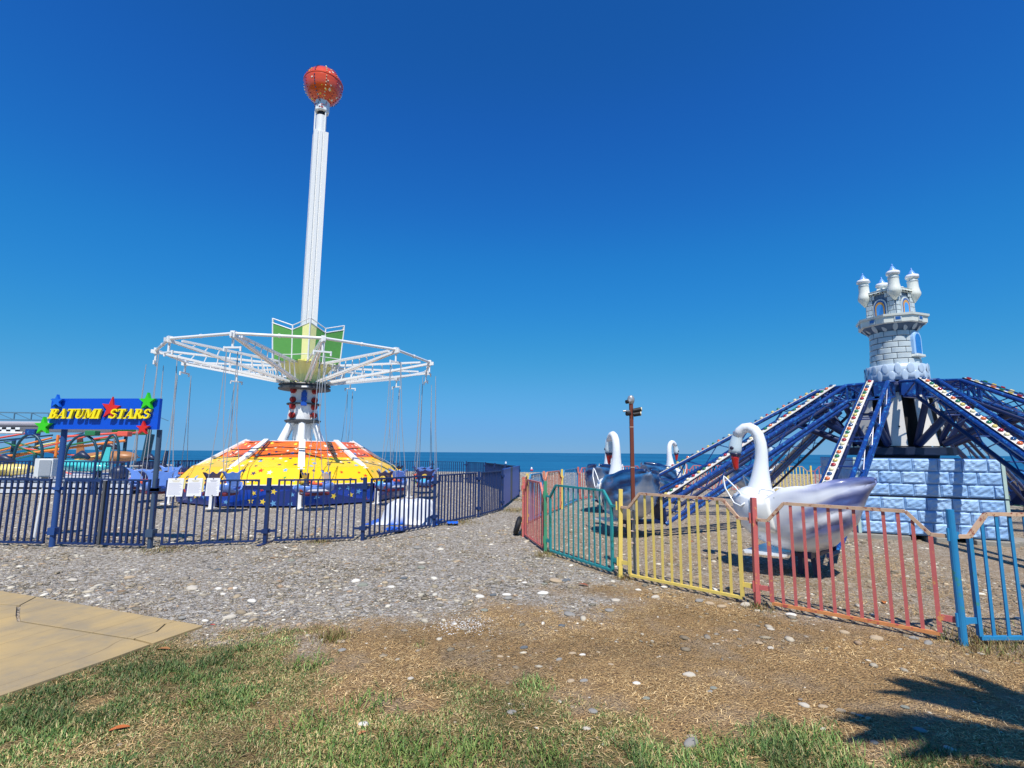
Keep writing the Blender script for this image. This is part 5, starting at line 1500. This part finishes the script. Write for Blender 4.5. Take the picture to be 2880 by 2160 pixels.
    # handles on the chest
    for s in (-1, 1):
        mb = MB(); mb.tube([(.60, s * .33, .96), (.72, s * .33, 1.12), (.86, s * .33, 1.26), (.88, s * .34, 1.285), (.885, s * .35, 1.24), (.86, s * .37, 1.12), (.74, s * .38, .92), (.64, s * .40, .885), (.58, s * .40, .93)], .011, 8); mb.build('grab_handle', WHITE2, root, smooth=True)
    for s in (-1, 1):
        mb = MB(); mb.tube([(.44, .26 * s, 1.02), (.43, .26 * s, 1.1), (.39, .26 * s, 1.125), (.24, .26 * s, 1.11), (.22, .26 * s, 1.03)], .012, 8); mb.build('lap_rail', WHITE2, root, smooth=True)
    mb = MB(); mb.box((-.12, 0, .66), (.42, .72, .08)); mb.box((-.32, 0, .85), (.07, .68, .36)); mb.box((.42, 0, .72), (.04, .7, .5)); mb.build('seat', SWW, root, bevel=.02)
    mb = MB(); mb.prism([(-.18, -.42), (.30, -.50), (.36, -.40), (.36, .40), (.30, .50), (-.18, .42)], Matrix.Translation((.28, 0, .275)), .02); mb.build('foot_plate', WHITE2, root)
    mb = MB()
    for x in (-.15, .05): mb.bar((x, 0, .02), (x * .6, 0, .38), .06, .05)
    mb.bar((-.1, -.2, .3), (-.1, .2, .3), .1, .08); mb.tube([(-.35, -.2, .33), (-.35, .2, .33)], .03, 8); mb.build('under_frame', ARMNAVY, root)
    return root
sw_g = make_swan('grey'); sw_b = make_swan('blue')
SWL = {0: 'large swan with grey and lilac wings right behind the red fence panel, facing left', 1: 'blue winged swan turned away behind the brown floodlight pole, neck bent to the left',
 2: 'blue winged swan on the far left, its neck half hidden by the nearer swan', 3: 'distant swan facing right with its red beak against the sea', 4: 'swan behind the sloping arms, only a dark wing showing under them',
 5: 'swan on the sea side whose tail shows left of the stone base', 6: 'swan on the sea side behind the right end of the stone base', 7: 'swan far beyond the right edge on the sea side', 8: 'swan beyond the right edge behind the green fence', 10: 'swan just outside the right edge, casting shade on the gravel'}
used = set()
for k in (0, 1, 2, 3, 4, 5, 6, 7, 10):
    src = 'g' if k == 0 else 'b'
    if src not in used: o = sw_g if src == 'g' else sw_b; used.add(src)
    else: o = copy_tree(sw_b)
    a = th(k); p = C2 + Vector((math.cos(a), math.sin(a), 0)) * (6.75 if k else 6.79)
    o.location = (p.x, p.y, 0); o.rotation_euler = (0, 0, a - math.pi / 2)
    o['label'] = SWL[k]; o['group'] = 'swans of the swan ride'

# ------------------------------------------------------------------ tarpaulin heap
mb = MB(); rows = []; cols = []
NXT, NYT = 46, 30
for j in range(NYT + 1):
    row = []
    for i in range(NXT + 1):
        u = -1 + 2 * i / NXT; v = -1 + 2 * j / NYT
        d_ = (abs((u - .12) / .9) ** 3.0 + abs(v) ** 3.0) ** (1 / 3.0)
        h = .47 * float(sstep(1.0, .68, np.array([d_]))[0])
        h *= float(sstep(-1.0, -.25, np.array([u]))[0]) * .75 + .25
        nx = float(fbm(np.array([u * 3 + 5]), np.array([v * 2.5 + 7]), 3)[0]) - .5; ny = float(fbm(np.array([u * 7 + 50]), np.array([v * 5 + 7]), 3)[0]) - .5
        fold = abs(math.sin(u * 7 + v * 4 + 3 * nx * 6)) * .06 * min(1, h * 6) * (1 if h < .5 else .3)
        x = -2.43 + u * .80 + nx * .12; y = 12.0 + v * .52 - (.0) + ny * .1; z = max(.012, h + nx * .2 * min(1, h * 5) + fold - .02) + .03 * abs(ny)
        row.append(Vector((x, y, z)))
        isblue = (z < .075 + .05 * nx and (u < -.78 or u > .9 or (v < -.85 and -.35 < u < .1)))
        cols.append((*srgb('2560c4'), 1) if isblue else (*srgb('d6dae2'), 1))
    rows.append(row)
mb.sheet(rows)
tp = mb.build('tarpaulin', TARPW, smooth=True)
at = tp.data.color_attributes.new('tint', 'FLOAT_COLOR', 'POINT'); at.data.foreach_set('color', np.array(cols, dtype=np.float32).ravel())
tp.modifiers.new('thick', 'SOLIDIFY').thickness = .01
tag(tp, 'crumpled white tarpaulin with bright blue underside over a low heap behind the blue fence', 'tarpaulin')
mb = MB(); rows = []
for i in range(9):
    rows.append([Vector((-1.42 + .03 * i + .02 * math.sin(j), 11.45 + .05 * j + .03 * math.sin(i * 2), .03 + .035 * abs(math.sin(i * 1.3 + j * 1.7)))) for j in range(7)])
mb.sheet(rows); cl = mb.build('blue_cloth', mat('bright_blue_cloth', srgb('2568d8'), .45, var=.15), smooth=True); cl.modifiers.new('thick', 'SOLIDIFY').thickness = .006
tag(cl, 'scrap of bright blue sheeting lying right of the tarpaulin heap', 'sheeting')
mb = MB(); rows = []
for i in range(9):
    rows.append([Vector((-2.52 + .045 * i + .02 * math.sin(j), 10.35 + .07 * j + .03 * math.sin(i * 2), .02 + .05 * abs(math.sin(i * 1.3 + j * 1.1)))) for j in range(9)])
mb.sheet(rows); cl = mb.build('blue_cloth', bpy.data.materials['bright_blue_cloth'], smooth=True); cl.modifiers.new('thick', 'SOLIDIFY').thickness = .006
tag(cl, 'bunched bright blue sheeting poking under the blue fence in front of the tarpaulin', 'sheeting')

# black tyre leaning behind the red corner panel
mb = MB(); pts = [(.16 + .02, 10.2 + .0, .21)]
tyr = []
for i in range(25):
    a = 2 * math.pi * i / 24; tyr.append(Vector((.13 + .04 * math.sin(a), 10.28 + .14 * math.cos(a), .18 + .13 * math.sin(a))))
mb.tube(tyr, .05, 10, caps=False); mb.prism([(math.cos(i * math.pi / 8) * .12, math.sin(i * math.pi / 8) * .12) for i in range(16)], Matrix.Translation((.11, 10.28, .18)) @ Matrix.Rotation(math.pi / 2, 4, 'Y'), .03)
tag(mb.build('tyre', BLACK, smooth='auto'), 'black round tyre leaning against the red corner panel of the coloured fence', 'tyre')

# buoys and a float out on the water
for (x, y, r_, m_, lb) in ((3.1, 79, .24, mat('buoy_red', srgb('c8465a'), .4), 'small red and white buoy on the sea close to the shore'), (-1.4, 128, .26, WHITE2, 'small white float on the sea above the far blue fence')):
    t = thing('buoy', lb, 'buoy', (x, y, -1.2))
    mb = MB(); mb.lathe([(.1, -.1), (r_, .12), (r_ * .9, .3)], (x, y, -1.2), 12); mb.build('float_ball', m_, t, smooth=True)
    mb = MB(); mb.lathe([(r_ * .9, .3), (r_ * .5, .5), (.05, .62)], (x, y, -1.2), 12); mb.build('cap', WHITE2, t, smooth=True)

# ------------------------------------------------------------------ children's ride far left
kr = thing('aeroplane_ride', 'colourful aeroplane ride for children on a railed white platform behind the sign', 'carnival ride', (-19, 22, 0))
KW = mat('dirty_white_panel', srgb('c9cdd4'), .6, var=.12); KT = mat('dark_teal_pole', srgb('1c4658'), .4); KTQ = mat('turquoise_plane', srgb('4cc0c0'), .25, var=.08, coat=.6); KY = mat('straw_yellow_plane', srgb('ecd57c'), .3, coat=.5); KO = mat('orange_beam', srgb('f08a3c'), .4); KG = mat('green_beam', srgb('2f7a4c'), .4); KP = mat('coral_beam', srgb('e8604e'), .4); KB = mat('brown_plane', srgb('a8764e'), .4); KD = mat('dark_hull', srgb('26304a'), .4)
mb = MB(); mb.box((-20.4, 22.0, .46), (13.2, 6.9, .06)); mb.build('deck', KW, kr)
for z in (.12, .33):
    for k in range(11):
        x0 = -26.8 + k * 1.2; mb = MB(); mb.box((x0 + .6, 18.55, z), (1.12, .06, .14)); mb.build('skirt_panel', KW, kr)
for k in range(12):
    x0 = -26.8 + k * 1.185; mb = MB(); mb.bar((x0, 18.5, -.05), (x0, 18.5, 1.2), .06); mb.build('rail_post', NAVY, kr)
for k in range(11):
    x0 = -26.8 + k * 1.185; mb = MB(); mb.bar((x0 + .03, 18.5, 1.17), (x0 + 1.155, 18.5, 1.17), .04); mb.bar((x0 + .03, 18.5, .55), (x0 + 1.155, 18.5, .55), .04); rl = mb.build('railing', NAVY, kr)
    mb = MB(); 
    for j in range(8): mb.bar((x0 + .14 + j * .13, 18.5, .57), (x0 + .14 + j * .13, 18.5, 1.15), .025)
    mb.build('bars', NAVY, rl, kind='stuff')
mb = MB(); mb.box((-13.8, 22, .3), (.05, 6.8, .3)); mb.build('side_skirt', KW, kr)
for y0 in (19.0, 20.7, 22.4):
    mb = MB(); mb.bar((-13.8, y0, 1.17), (-13.8, y0 + 1.6, 1.17), .04); mb.bar((-13.8, y0, .55), (-13.8, y0 + 1.6, .55), .04)
    for j in range(9): mb.bar((-13.8, y0 + .1 + j * .18, .55), (-13.8, y0 + .1 + j * .18, 1.17), .025)
    mb.build('railing', NAVY, kr)
def plane(c, L_, m_, m2, rz, lb, h=.5):
    mb = MB(); M = Matrix.Translation(c) @ Matrix.Rotation(rz, 4, 'Z')
    xs_ = [-.5, -.42, -.25, 0, .2, .36, .46, .5]; ws = [.05, .14, .2, .24, .24, .2, .12, .03]
    rows = []
    pts_l = [M @ Vector((x * L_, 0, .04 * x * L_)) for x in xs_]
    mb.tube(pts_l, [w * L_ * .42 for w in ws], 14, flat=1.7)
    f = mb.build('plane', m_, kr, smooth=True); f['label'] = lb
    mb = MB(); mb.prism([(-.12 * L_, -.5 * L_), (.08 * L_, -.5 * L_), (.16 * L_, 0), (.08 * L_, .5 * L_), (-.12 * L_, .5 * L_), (-.06 * L_, 0)], M @ Matrix.Translation((.05 * L_, 0, -.02)), .05); mb.build('wing', m2, f)
    mb = MB(); mb.prism([(-.5 * L_, 0), (-.36 * L_, 0), (-.44 * L_, .3 * L_), (-.52 * L_, .3 * L_)], M @ Matrix.Rotation(math.pi / 2, 4, 'X') @ Matrix.Translation((0, .03 * L_, -.02)), .05); mb.build('tail_fin', m_, f)
    mb = MB(); mb.tube([M @ Vector((-.12 * L_, 0, .14 * L_)), M @ Vector((.02 * L_, 0, .2 * L_)), M @ Vector((.2 * L_, 0, .14 * L_))], [.03 * L_, .07 * L_, .02 * L_], 12); mb.build('cockpit', KD, f, smooth=True)
    return f
plane((-16.6, 19.9, .98), 2.2, KTQ, KTQ, R(175), 'turquoise plane behind the sign')
plane((-19.6, 19.8, .80), 2.3, KY, KY, R(10), 'straw yellow plane at the left edge')
plane((-18.3, 23.2, 1.25), 2.9, KB, KB, R(-5), 'brown plane farther back')
plane((-15.3, 21.8, .95), 1.9, KD, mat('pale_wing', srgb('e8e0d4'), .4), R(160), 'dark plane with a pale wing on the right')
plane((-21.4, 20.6, 1.25), 1.6, mat('crimson_plane', srgb('b02a2c'), .3, coat=.5), KD, R(30), 'small crimson plane at the left edge')
for (a, b, w_, m_, lb) in (((-21.8, 21, 1.15), (-16.6, 22, 2.0), .09, KO, 'orange beam'), ((-22.4, 21, 1.0), (-16.9, 22.2, 2.2), .06, KG, 'green beam'), ((-18.8, 21.3, 2.12), (-16.6, 21.6, 2.3), .08, KP, 'coral beam'), ((-21, 21.5, 1.7), (-18.0, 22.2, 1.25), .05, KP, None), ((-18.0, 22, 2.05), (-15.6, 21.4, 2.35), .06, KP, None), ((-22.6, 21.2, 1.8), (-19.4, 21.6, 2.2), .05, KT, None), ((-22.9, 20.7, 2.28), (-19.8, 20.7, 2.26), .07, STRIPW, 'white strip of bulbs'), ((-21.0, 21.2, 1.9), (-19.4, 21.2, 1.35), .05, KG, None), ((-20.8, 21.4, 2.0), (-20.8, 21.4, .5), .12, KT, None), ((-18.9, 21.3, 1.2), (-18.9, 21.3, 2.2), .08, KO, None)):
    mb = MB(); mb.tube([a, b], w_ / 2 + .01, 8); o = mb.build('arm', m_, kr, smooth='auto')
    if lb: o['label'] = lb
kq = random.Random(8)
for i in range(16):
    x0 = -23.5 + kq.random() * 4.5; y0 = 20.6 + kq.random() * 1.6; z0 = .7 + kq.random() * 1.3
    ln = 1.2 + kq.random() * 2.4; sl = kq.choice([.28, .22, -.3, .05, .5, -.15])
    mb = MB(); mb.tube([(x0, y0, z0), (x0 + ln, y0 + .2, min(2.3, max(.55, z0 + sl * ln)))], kq.choice([.02, .03, .04]), 6); mb.build('strut', kq.choice([KO, KG, KP, KT, KT, ARMBLUE, KY]), kr)
for (x, y, z, m_, r_) in ((-22.6, 20.4, .95, KD, .35), (-20.6, 20.9, 1.0, KD, .3), (-18.4, 20.4, .9, KD, .28), (-15.2, 20.0, .75, KD, .3), (-17.4, 21.6, .95, KT, .3)):
    mb = MB(); mb.lathe([(r_ * .6, -.3), (r_, -.1), (r_ * .9, .1), (r_ * .3, .25)], (x, y, z), 12); mb.build('seat_tub', m_, kr, smooth=True)
for (x0, x1, y0, ht) in ((-19.95, -18.8, 20.6, 2.2), (-17.9, -16.6, 20.6, 2.18), (-16.4, -15.75, 20.6, 2.2)):
    pts_ = [(x0, y0, .5)] + [(x0 + (x1 - x0) * (.5 - .5 * math.cos(t)), y0, 1.25 + (ht - 1.25) * math.sin(t)) for t in np.linspace(0.25, math.pi - .25, 11)] + [(x1, y0, .5)]
    mb = MB(); mb.tube(pts_, .05, 10); mb.build('hoop', KT, kr, smooth=True)
for (x, y, z, s, m_) in ((-16.9, 20.6, 2.26, (.42, .3, .2), KG), (-15.6, 20.6, 2.24, (.42, .3, .2), KP), (-19.4, 20.7, 2.28, (.4, .3, .26), ARMBLUE), (-23, 21, 1.75, (.7, .6, .9), ARMBLUE)):
    mb = MB(); mb.box((x, y, z), s); mb.build('motor_box', m_, kr, bevel=.03)
mb = MB(); mb.tube([(-16.1, 22.5, .5), (-15.9, 22.5, 2.3)], .16, 10); mb.build('mast', KT, kr, smooth='auto')
mb = MB(); mb.tube([(-15.7, 21.5, .4), (-15.75, 21.5, 2.4)], .035, 8); mb.build('thin_post', GREY, kr)
mb = MB(); mb.tube([(-16.3, 21, .5), (-16.3, 21, 2.1)], .03, 8); mb.build('thin_post', GREY, kr)
kc = thing('canopy', 'long grey flat canopy with steel truss above, behind the aeroplane ride', 'canopy', (-20, 25, 0))
mb = MB(); mb.box((-22.6, 23.35, 2.50), (10.6, .8, .22)); mb.build('roof', mat('grey_canopy', srgb('6c6e74'), .6, var=.1), kc)
mb = MB(); mb.box((-23.6, 23.5, 2.74), (5.6, 1.0, .22)); mb.build('roof_tarp', mat('pale_mauve_tarp', srgb('a8a4aa'), .6, var=.08), kc, bevel=.08)
mb = MB(); mb.box((-17.0, 22.85, 2.42), (1.7, .12, .3)); mb.build('leafy_panel', mat('leafy_green_print', srgb('2f5a2a'), .5, var=.6, scale=14), kc)
ch = MB()
for i in range(7):
    for j in range(2):
        ch.box((-23.3 + i * .2, 22.83, 2.42 + .1 * j), (.2, .02, .1), (i + j) % 2)
ch.build('chequered_panel', [BLACK, WHITE2], kc)
for x in (-26, -21.5, -17.5):
    mb = MB(); mb.bar((x, 23.2, -.05), (x, 23.2, 2.45), .1); mb.build('post', KT, kc)
mb = MB()
mb.bar((-27.5, 25.2, 3.42), (-17.6, 25.2, 3.34), .05, .06); mb.bar((-27.5, 25.2, 3.05), (-17.6, 25.2, 3.0), .05, .06)
for k in range(12):
    x = -27.2 + k * .85; mb.bar((x, 25.2, 3.04), (x, 25.2, 3.40), .04); mb.bar((x, 25.2, 3.38), (x + .85, 25.2, 3.04), .03)
for x in (-26.5, -22, -17.7): mb.bar((x, 25.2, 2.9), (x, 25.2, 3.05), .06)
mb.build('truss', mat('grey_teal_truss', srgb('55788c'), .5), kc)

# ------------------------------------------------------------------ palm whose shade falls bottom right (stands behind the camera)
TR = mat('palm_trunk', srgb('6b5a45'), .9, var=.3, bump=.6); FR = mat('palm_leaf', srgb('4a6b2c'), .5, var=.2)
PC = Vector((3.75, .05, 4.4))
pl = thing('palm_tree', 'palm tree behind the camera throwing feathery shade on the ground, bottom right', 'palm tree', (4.3, -.7, 0))
mb = MB(); mb.tube([(4.3, -.7, -.1), (4.3, -.6, 1.2), (4.1, -.35, 2.8), (3.8, -.05, 4.2), (3.75, .05, 4.45)], [.2, .17, .15, .15, .12], 14); mb.build('trunk', TR, pl, smooth=True)
rp = random.Random(21)
az_list = [(157, 1.75, .25), (129, 1.45, .3), (96, 1.0, .3), (70, 1.0, .3), (186, 1.5, .3), (210, 1.5, .3), (45, 1.2, .3), (15, 1.4, .3), (-15, 1.5, .4), (-45, 1.5, .5), (-75, 1.5, .3), (-105, 1.5, .5), (-135, 1.5, .3), (172, 1.3, .5), (112, .8, .7), (30, 1.2, .7)]
for az_, L_, up0 in az_list:
    az = R(az_)
    pts_ = []
    for i in range(9):
        t = i / 8; rr_ = L_ * t * (1 - .12 * t); z = up0 * L_ * t * 1.3 - .5 * L_ * t * t * .9
        pts_.append(PC + Vector((math.cos(az) * rr_, math.sin(az) * rr_, z)))
    mb = MB(); mb.tube(pts_, [.02 - .0018 * i for i in range(9)], 5)
    side = Vector((-math.sin(az), math.cos(az), 0))
    for i in range(26):
        t = .1 + .9 * i / 25; k = min(7, int(t * 8)); p = pts_[k].lerp(pts_[k + 1], t * 8 - k); d_ = (pts_[k + 1] - pts_[k]).normalized()
        ln = .52 * math.sin(math.pi * (.18 + .55 * t)) + .05
        for s in (-1, 1):
            tip = p + (d_ * 1.5 + side * s * .62 + Vector((0, 0, -.15 + rp.uniform(-.1, .1)))).normalized() * ln
            w = (d_ * .35 + side * s * -.6).normalized() * .019
            mb.add([p - w, p + w, p.lerp(tip, .6) + w * 1.1, tip, p.lerp(tip, .6) - w * 1.1], [(0, 1, 2, 3, 4)])
    mb.build('frond', FR, pl)

# ------------------------------------------------------------------ loose stones and leaves one can pick out
from math import pi
rs2 = np.random.default_rng(4)
def gnd(px, py):
    a, b = px - 1440., py - 1080.; c, s = math.cos(ROLL), math.sin(ROLL)
    u, v = a * c + b * s, -a * s + b * c
    d = fwv * 1430 + Vector((1, 0, 0)) * u - Vector((0, -math.sin(PITCH), math.cos(PITCH))) * v
    t = -1.6 / d.z; return d.x * t, d.y * t
STC = {'pale': mat('pale_stone', srgb('bfb6a6'), .8, var=.12, scale=9, bump=.3), 'white': mat('white_stone', srgb('d6d0c4'), .75, var=.06, scale=9, bump=.2), 'grey': mat('grey_stone', srgb('8d8a84'), .8, var=.15, scale=9, bump=.3), 'tan': mat('tan_stone', srgb('b09c80'), .8, var=.12, scale=9, bump=.3), 'slate': mat('slate_stone', srgb('5f6468'), .8, var=.15, scale=9, bump=.3), 'green': mat('greenish_stone', srgb('85877a'), .8, var=.12, scale=9, bump=.3)}
TXT = {'pale': 'pale', 'white': 'whitish', 'grey': 'grey', 'tan': 'tan', 'slate': 'dark slate', 'green': 'greenish grey'}
def stone_mesh():
    V = []; bm = bmesh.new(); bmesh.ops.create_icosphere(bm, subdivisions=2, radius=1)
    sd = random.Random(len(bpy.data.meshes))
    ph = [sd.uniform(0, 6) for _ in range(6)]
    for v in bm.verts:
        p = v.co; k = 1 + .08 * math.sin(3 * p.x + ph[0]) + .07 * math.sin(3 * p.y + ph[1]) + .05 * math.sin(5 * p.x + 4 * p.y + ph[2])
        v.co = p * k
    me = bpy.data.meshes.new('stone'); bm.to_mesh(me); bm.free()
    me.polygons.foreach_set('use_smooth', [True] * len(me.polygons)); return me
SM_ = {k: [stone_mesh() for _ in range(3)] for k in STC}
for k, l in SM_.items():
    for me in l: me.materials.append(STC[k])
# (pixel x, pixel y, length px, colour, where it lies)
ST_ = [(1001, 1636, 27, 'white', 'on the gravel well left of the teal panel'), (1285, 1580, 20, 'tan', 'on the pebble path'), (1185, 1585, 22, 'pale', 'on the path beside a green-grey one'), (1185, 1598, 24, 'green', 'overlapping a pale stone on the path'),
 (1175, 1543, 24, 'grey', 'on the path short of the fence gap'), (1135, 1628, 20, 'slate', 'on the gravel, long and flat'), (1100, 1652, 24, 'white', 'square-ended, on the gravel'), (1020, 1648, 32, 'green', 'flat and long on the gravel near the white one'),
 (1250, 1689, 16, 'tan', 'beside the white crumbs'), (1350, 1680, 28, 'white', 'slender, at the edge of the brown soil'), (1425, 1674, 24, 'white', 'in the cluster where path meets soil'), (1430, 1685, 26, 'grey', 'under the white one in the cluster'), (1387, 1675, 20, 'slate', 'left of the cluster'),
 (1527, 1670, 30, 'white', 'bright and flat, right of the cluster'), (1563, 1635, 36, 'tan', 'biggest of the row below the teal panel'), (1592, 1634, 24, 'slate', 'touching the big tan one'), (1532, 1643, 18, 'green', 'left of the big tan one'), (1475, 1640, 16, 'white', 'below the teal panel'),
 (1362, 1718, 24, 'green', 'alone on the brown soil'), (1462, 1702, 18, 'grey', 'small, below the cluster'), (1602, 1730, 34, 'grey', 'half sunk in the straw below the teal panel'), (1580, 1761, 20, 'slate', 'sharp-edged on the straw'), (1733, 1690, 26, 'pale', 'below the yellow post'), (1715, 1719, 26, 'grey', 'flat, below the yellow post'),
 (1795, 1660, 18, 'white', 'at the foot of the yellow panel'), (1868, 1652, 20, 'white', 'against the yellow bottom rail'), (1843, 1682, 26, 'pale', 'thin, below the yellow panel'), (1968, 1692, 28, 'grey', 'round, below the yellow panel'), (1997, 1699, 26, 'tan', 'next to the round grey one'), (2030, 1708, 26, 'tan', 'long, left of the red post'),
 (2098, 1704, 30, 'pale', 'large and flat at the foot of the red post'), (1473, 1823, 22, 'slate', 'flat, in the middle of the brown soil'), (1610, 1839, 22, 'tan', 'left of the white pair'), (1638, 1843, 18, 'white', 'roundest of the pair in mid soil'), (1407, 1848, 18, 'tan', 'angular, mid soil'), (1572, 1857, 20, 'grey', 'just below the pair'),
 (1719, 1871, 18, 'tan', 'egg-shaped, mid soil'), (1938, 1901, 34, 'pale', 'large and pale, alone on the brown soil'), (2006, 1936, 22, 'green', 'in a stack of two'), (1997, 1946, 16, 'grey', 'lower one of the stack of two'), (1642, 1917, 26, 'grey', 'flat, edge of the grass'), (1605, 1918, 24, 'tan', 'flat neighbour at the edge of the grass'),
 (1790, 1923, 22, 'white', 'slim, with a tan one'), (1817, 1966, 22, 'green', 'bluish and round at the grass edge'), (1668, 2003, 26, 'grey', 'among thin grass'), (1440, 2005, 26, 'grey', 'upright-looking, in the grass'), (1436, 1982, 14, 'white', 'above the grey one in the grass'), (1022, 2040, 30, 'white', 'in the green grass'), (1650, 2052, 22, 'pale', 'crisp white-edged in the grass'),
 (1155, 1910, 18, 'pale', 'in the grass beside a bare patch'), (958, 1806, 30, 'tan', 'at the top of the lawn'), (915, 1797, 14, 'slate', 'beside the dry tuft'), (962, 1830, 24, 'grey', 'top of the lawn, lower one'), (2168, 1771, 20, 'pale', 'below the red panel'), (2136, 1809, 20, 'tan', 'on straw, left'), (2167, 1824, 20, 'pale', 'on straw, lower'),
 (2225, 1731, 26, 'white', 'under the red bottom rail'), (2301, 1736, 14, 'white', 'small bright one under the red panel'), (2376, 1781, 26, 'tan', 'flat, below the red panel'), (2465, 1798, 36, 'tan', 'blocky, biggest below the red panel'), (2570, 1797, 24, 'grey', 'near the blue post foot'), (2610, 1812, 30, 'grey', 'left of the blue post'),
 (2262, 1986, 28, 'pale', 'in the row above the grass'), (2315, 1989, 28, 'tan', 'in the row above the grass, egg-like'), (2365, 2001, 26, 'tan', 'at the end of the row above the grass'), (2251, 1968, 14, 'grey', 'small one above the row'), (2400, 2008, 16, 'tan', 'in the little heap by the shade'), (2420, 2015, 18, 'grey', 'in the little heap, right'), (2442, 2023, 20, 'tan', 'last of the little heap'),
 (2545, 1990, 24, 'green', 'inside the palm shade'), (2459, 2090, 24, 'slate', 'standing out at the edge of the grass, right'), (2590, 2056, 34, 'grey', 'large, in the palm shade'), (2672, 2108, 26, 'pale', 'in the deep shade'), (2315, 2053, 18, 'pale', 'pinkish, in the grass'), (1945, 2075, 30, 'tan', 'at the bottom, left of the tufts'), (1943, 2095, 50, 'grey', 'large and half buried at the bottom'),
 (365, 1626, 28, 'tan', 'on the gravel by the slab'), (205, 1634, 30, 'pale', 'long, on the gravel by the slab'), (140, 1660, 20, 'tan', 'close to the slab edge'), (540, 1658, 34, 'pale', 'long and bright on the left gravel'), (615, 1657, 20, 'white', 'round on the left gravel'), (628, 1672, 16, 'white', 'small companion on the left gravel'), (660, 1655, 18, 'white', 'right of the long bright one'),
 (310, 1662, 20, 'slate', 'dark, on the left gravel'), (612, 1603, 20, 'slate', 'flat dark one up the gravel'), (645, 1740, 34, 'pale', 'flat at the slab tip'), (577, 1747, 18, 'white', 'oval at the slab tip'), (512, 1740, 20, 'grey', 'beside the slab edge'), (820, 1578, 24, 'green', 'far up the left gravel'), (708, 1693, 30, 'white', 'brightest on the left gravel')]
for (px, py, ln, c, w) in ST_:
    x, y = gnd(px, py); dist = math.hypot(x, y); L_ = ln / 1430 * y * 1.0 / 2
    me = random.choice(SM_[c])
    o = bpy.data.objects.new('stone', me); COL.objects.link(o)
    hh = L_ * random.uniform(.3, .45)
    o.location = (x, y, hh * .35); o.scale = (L_, L_ * random.uniform(.6, .8), hh); o.rotation_euler = (random.uniform(-.1, .1), random.uniform(-.1, .1), random.uniform(-.6, .6))
    tag(o, TXT[c] + ' flat beach stone ' + w, 'stone', 'loose beach stones')
for (px, py, ln, col, lb, rz) in ((335, 2056, 46, 'b5622c', 'curled orange brown dead leaf on the lawn, lower left', .5), (2487, 1697, 26, 'b0682e', 'brown dead leaf lying behind the red fence panel', 1.0), (1947, 1525, 12, 'e06a2a', 'tiny bright orange scrap on the gravel near the swans', .3), (598, 1761, 12, 'd03a34', 'tiny red wrapper scrap at the tip of the concrete slab', .2), (1018, 2068, 24, 'b8704a', 'rust coloured dead leaf in the grass below a whitish stone', .8), (1640, 1648, 30, '8f5238', 'curled brown leaf between stones under the teal and yellow panels', -.6), (460, 1830, 34, '9c6a3a', 'narrow brown leaf on the grass near the slab', 0)):
    x, y = gnd(px, py); L_ = ln / 1430 * y
    mb = MB(); rows = []
    for i in range(9):
        t = i / 8; w = math.sin(math.pi * min(1, t * .95 + .03)) ** .7 * L_ * .22
        rows.append([Vector(((t - .5) * L_, w * s, .012 + .25 * w * abs(s) + .06 * L_ * math.sin(t * 3))) for s in (-1, -.5, 0, .5, 1)])
    M = Matrix.Translation((x, y, 0)) @ Matrix.Rotation(rz, 4, 'Z')
    mb.sheet([[M @ p for p in r_] for r_ in rows])
    tag(mb.build('dead_leaf' if ln > 20 else 'scrap', mat('leaf_' + col, srgb(col), .7, var=.25, scale=30), smooth=True), lb, 'leaf' if ln > 20 else 'litter')
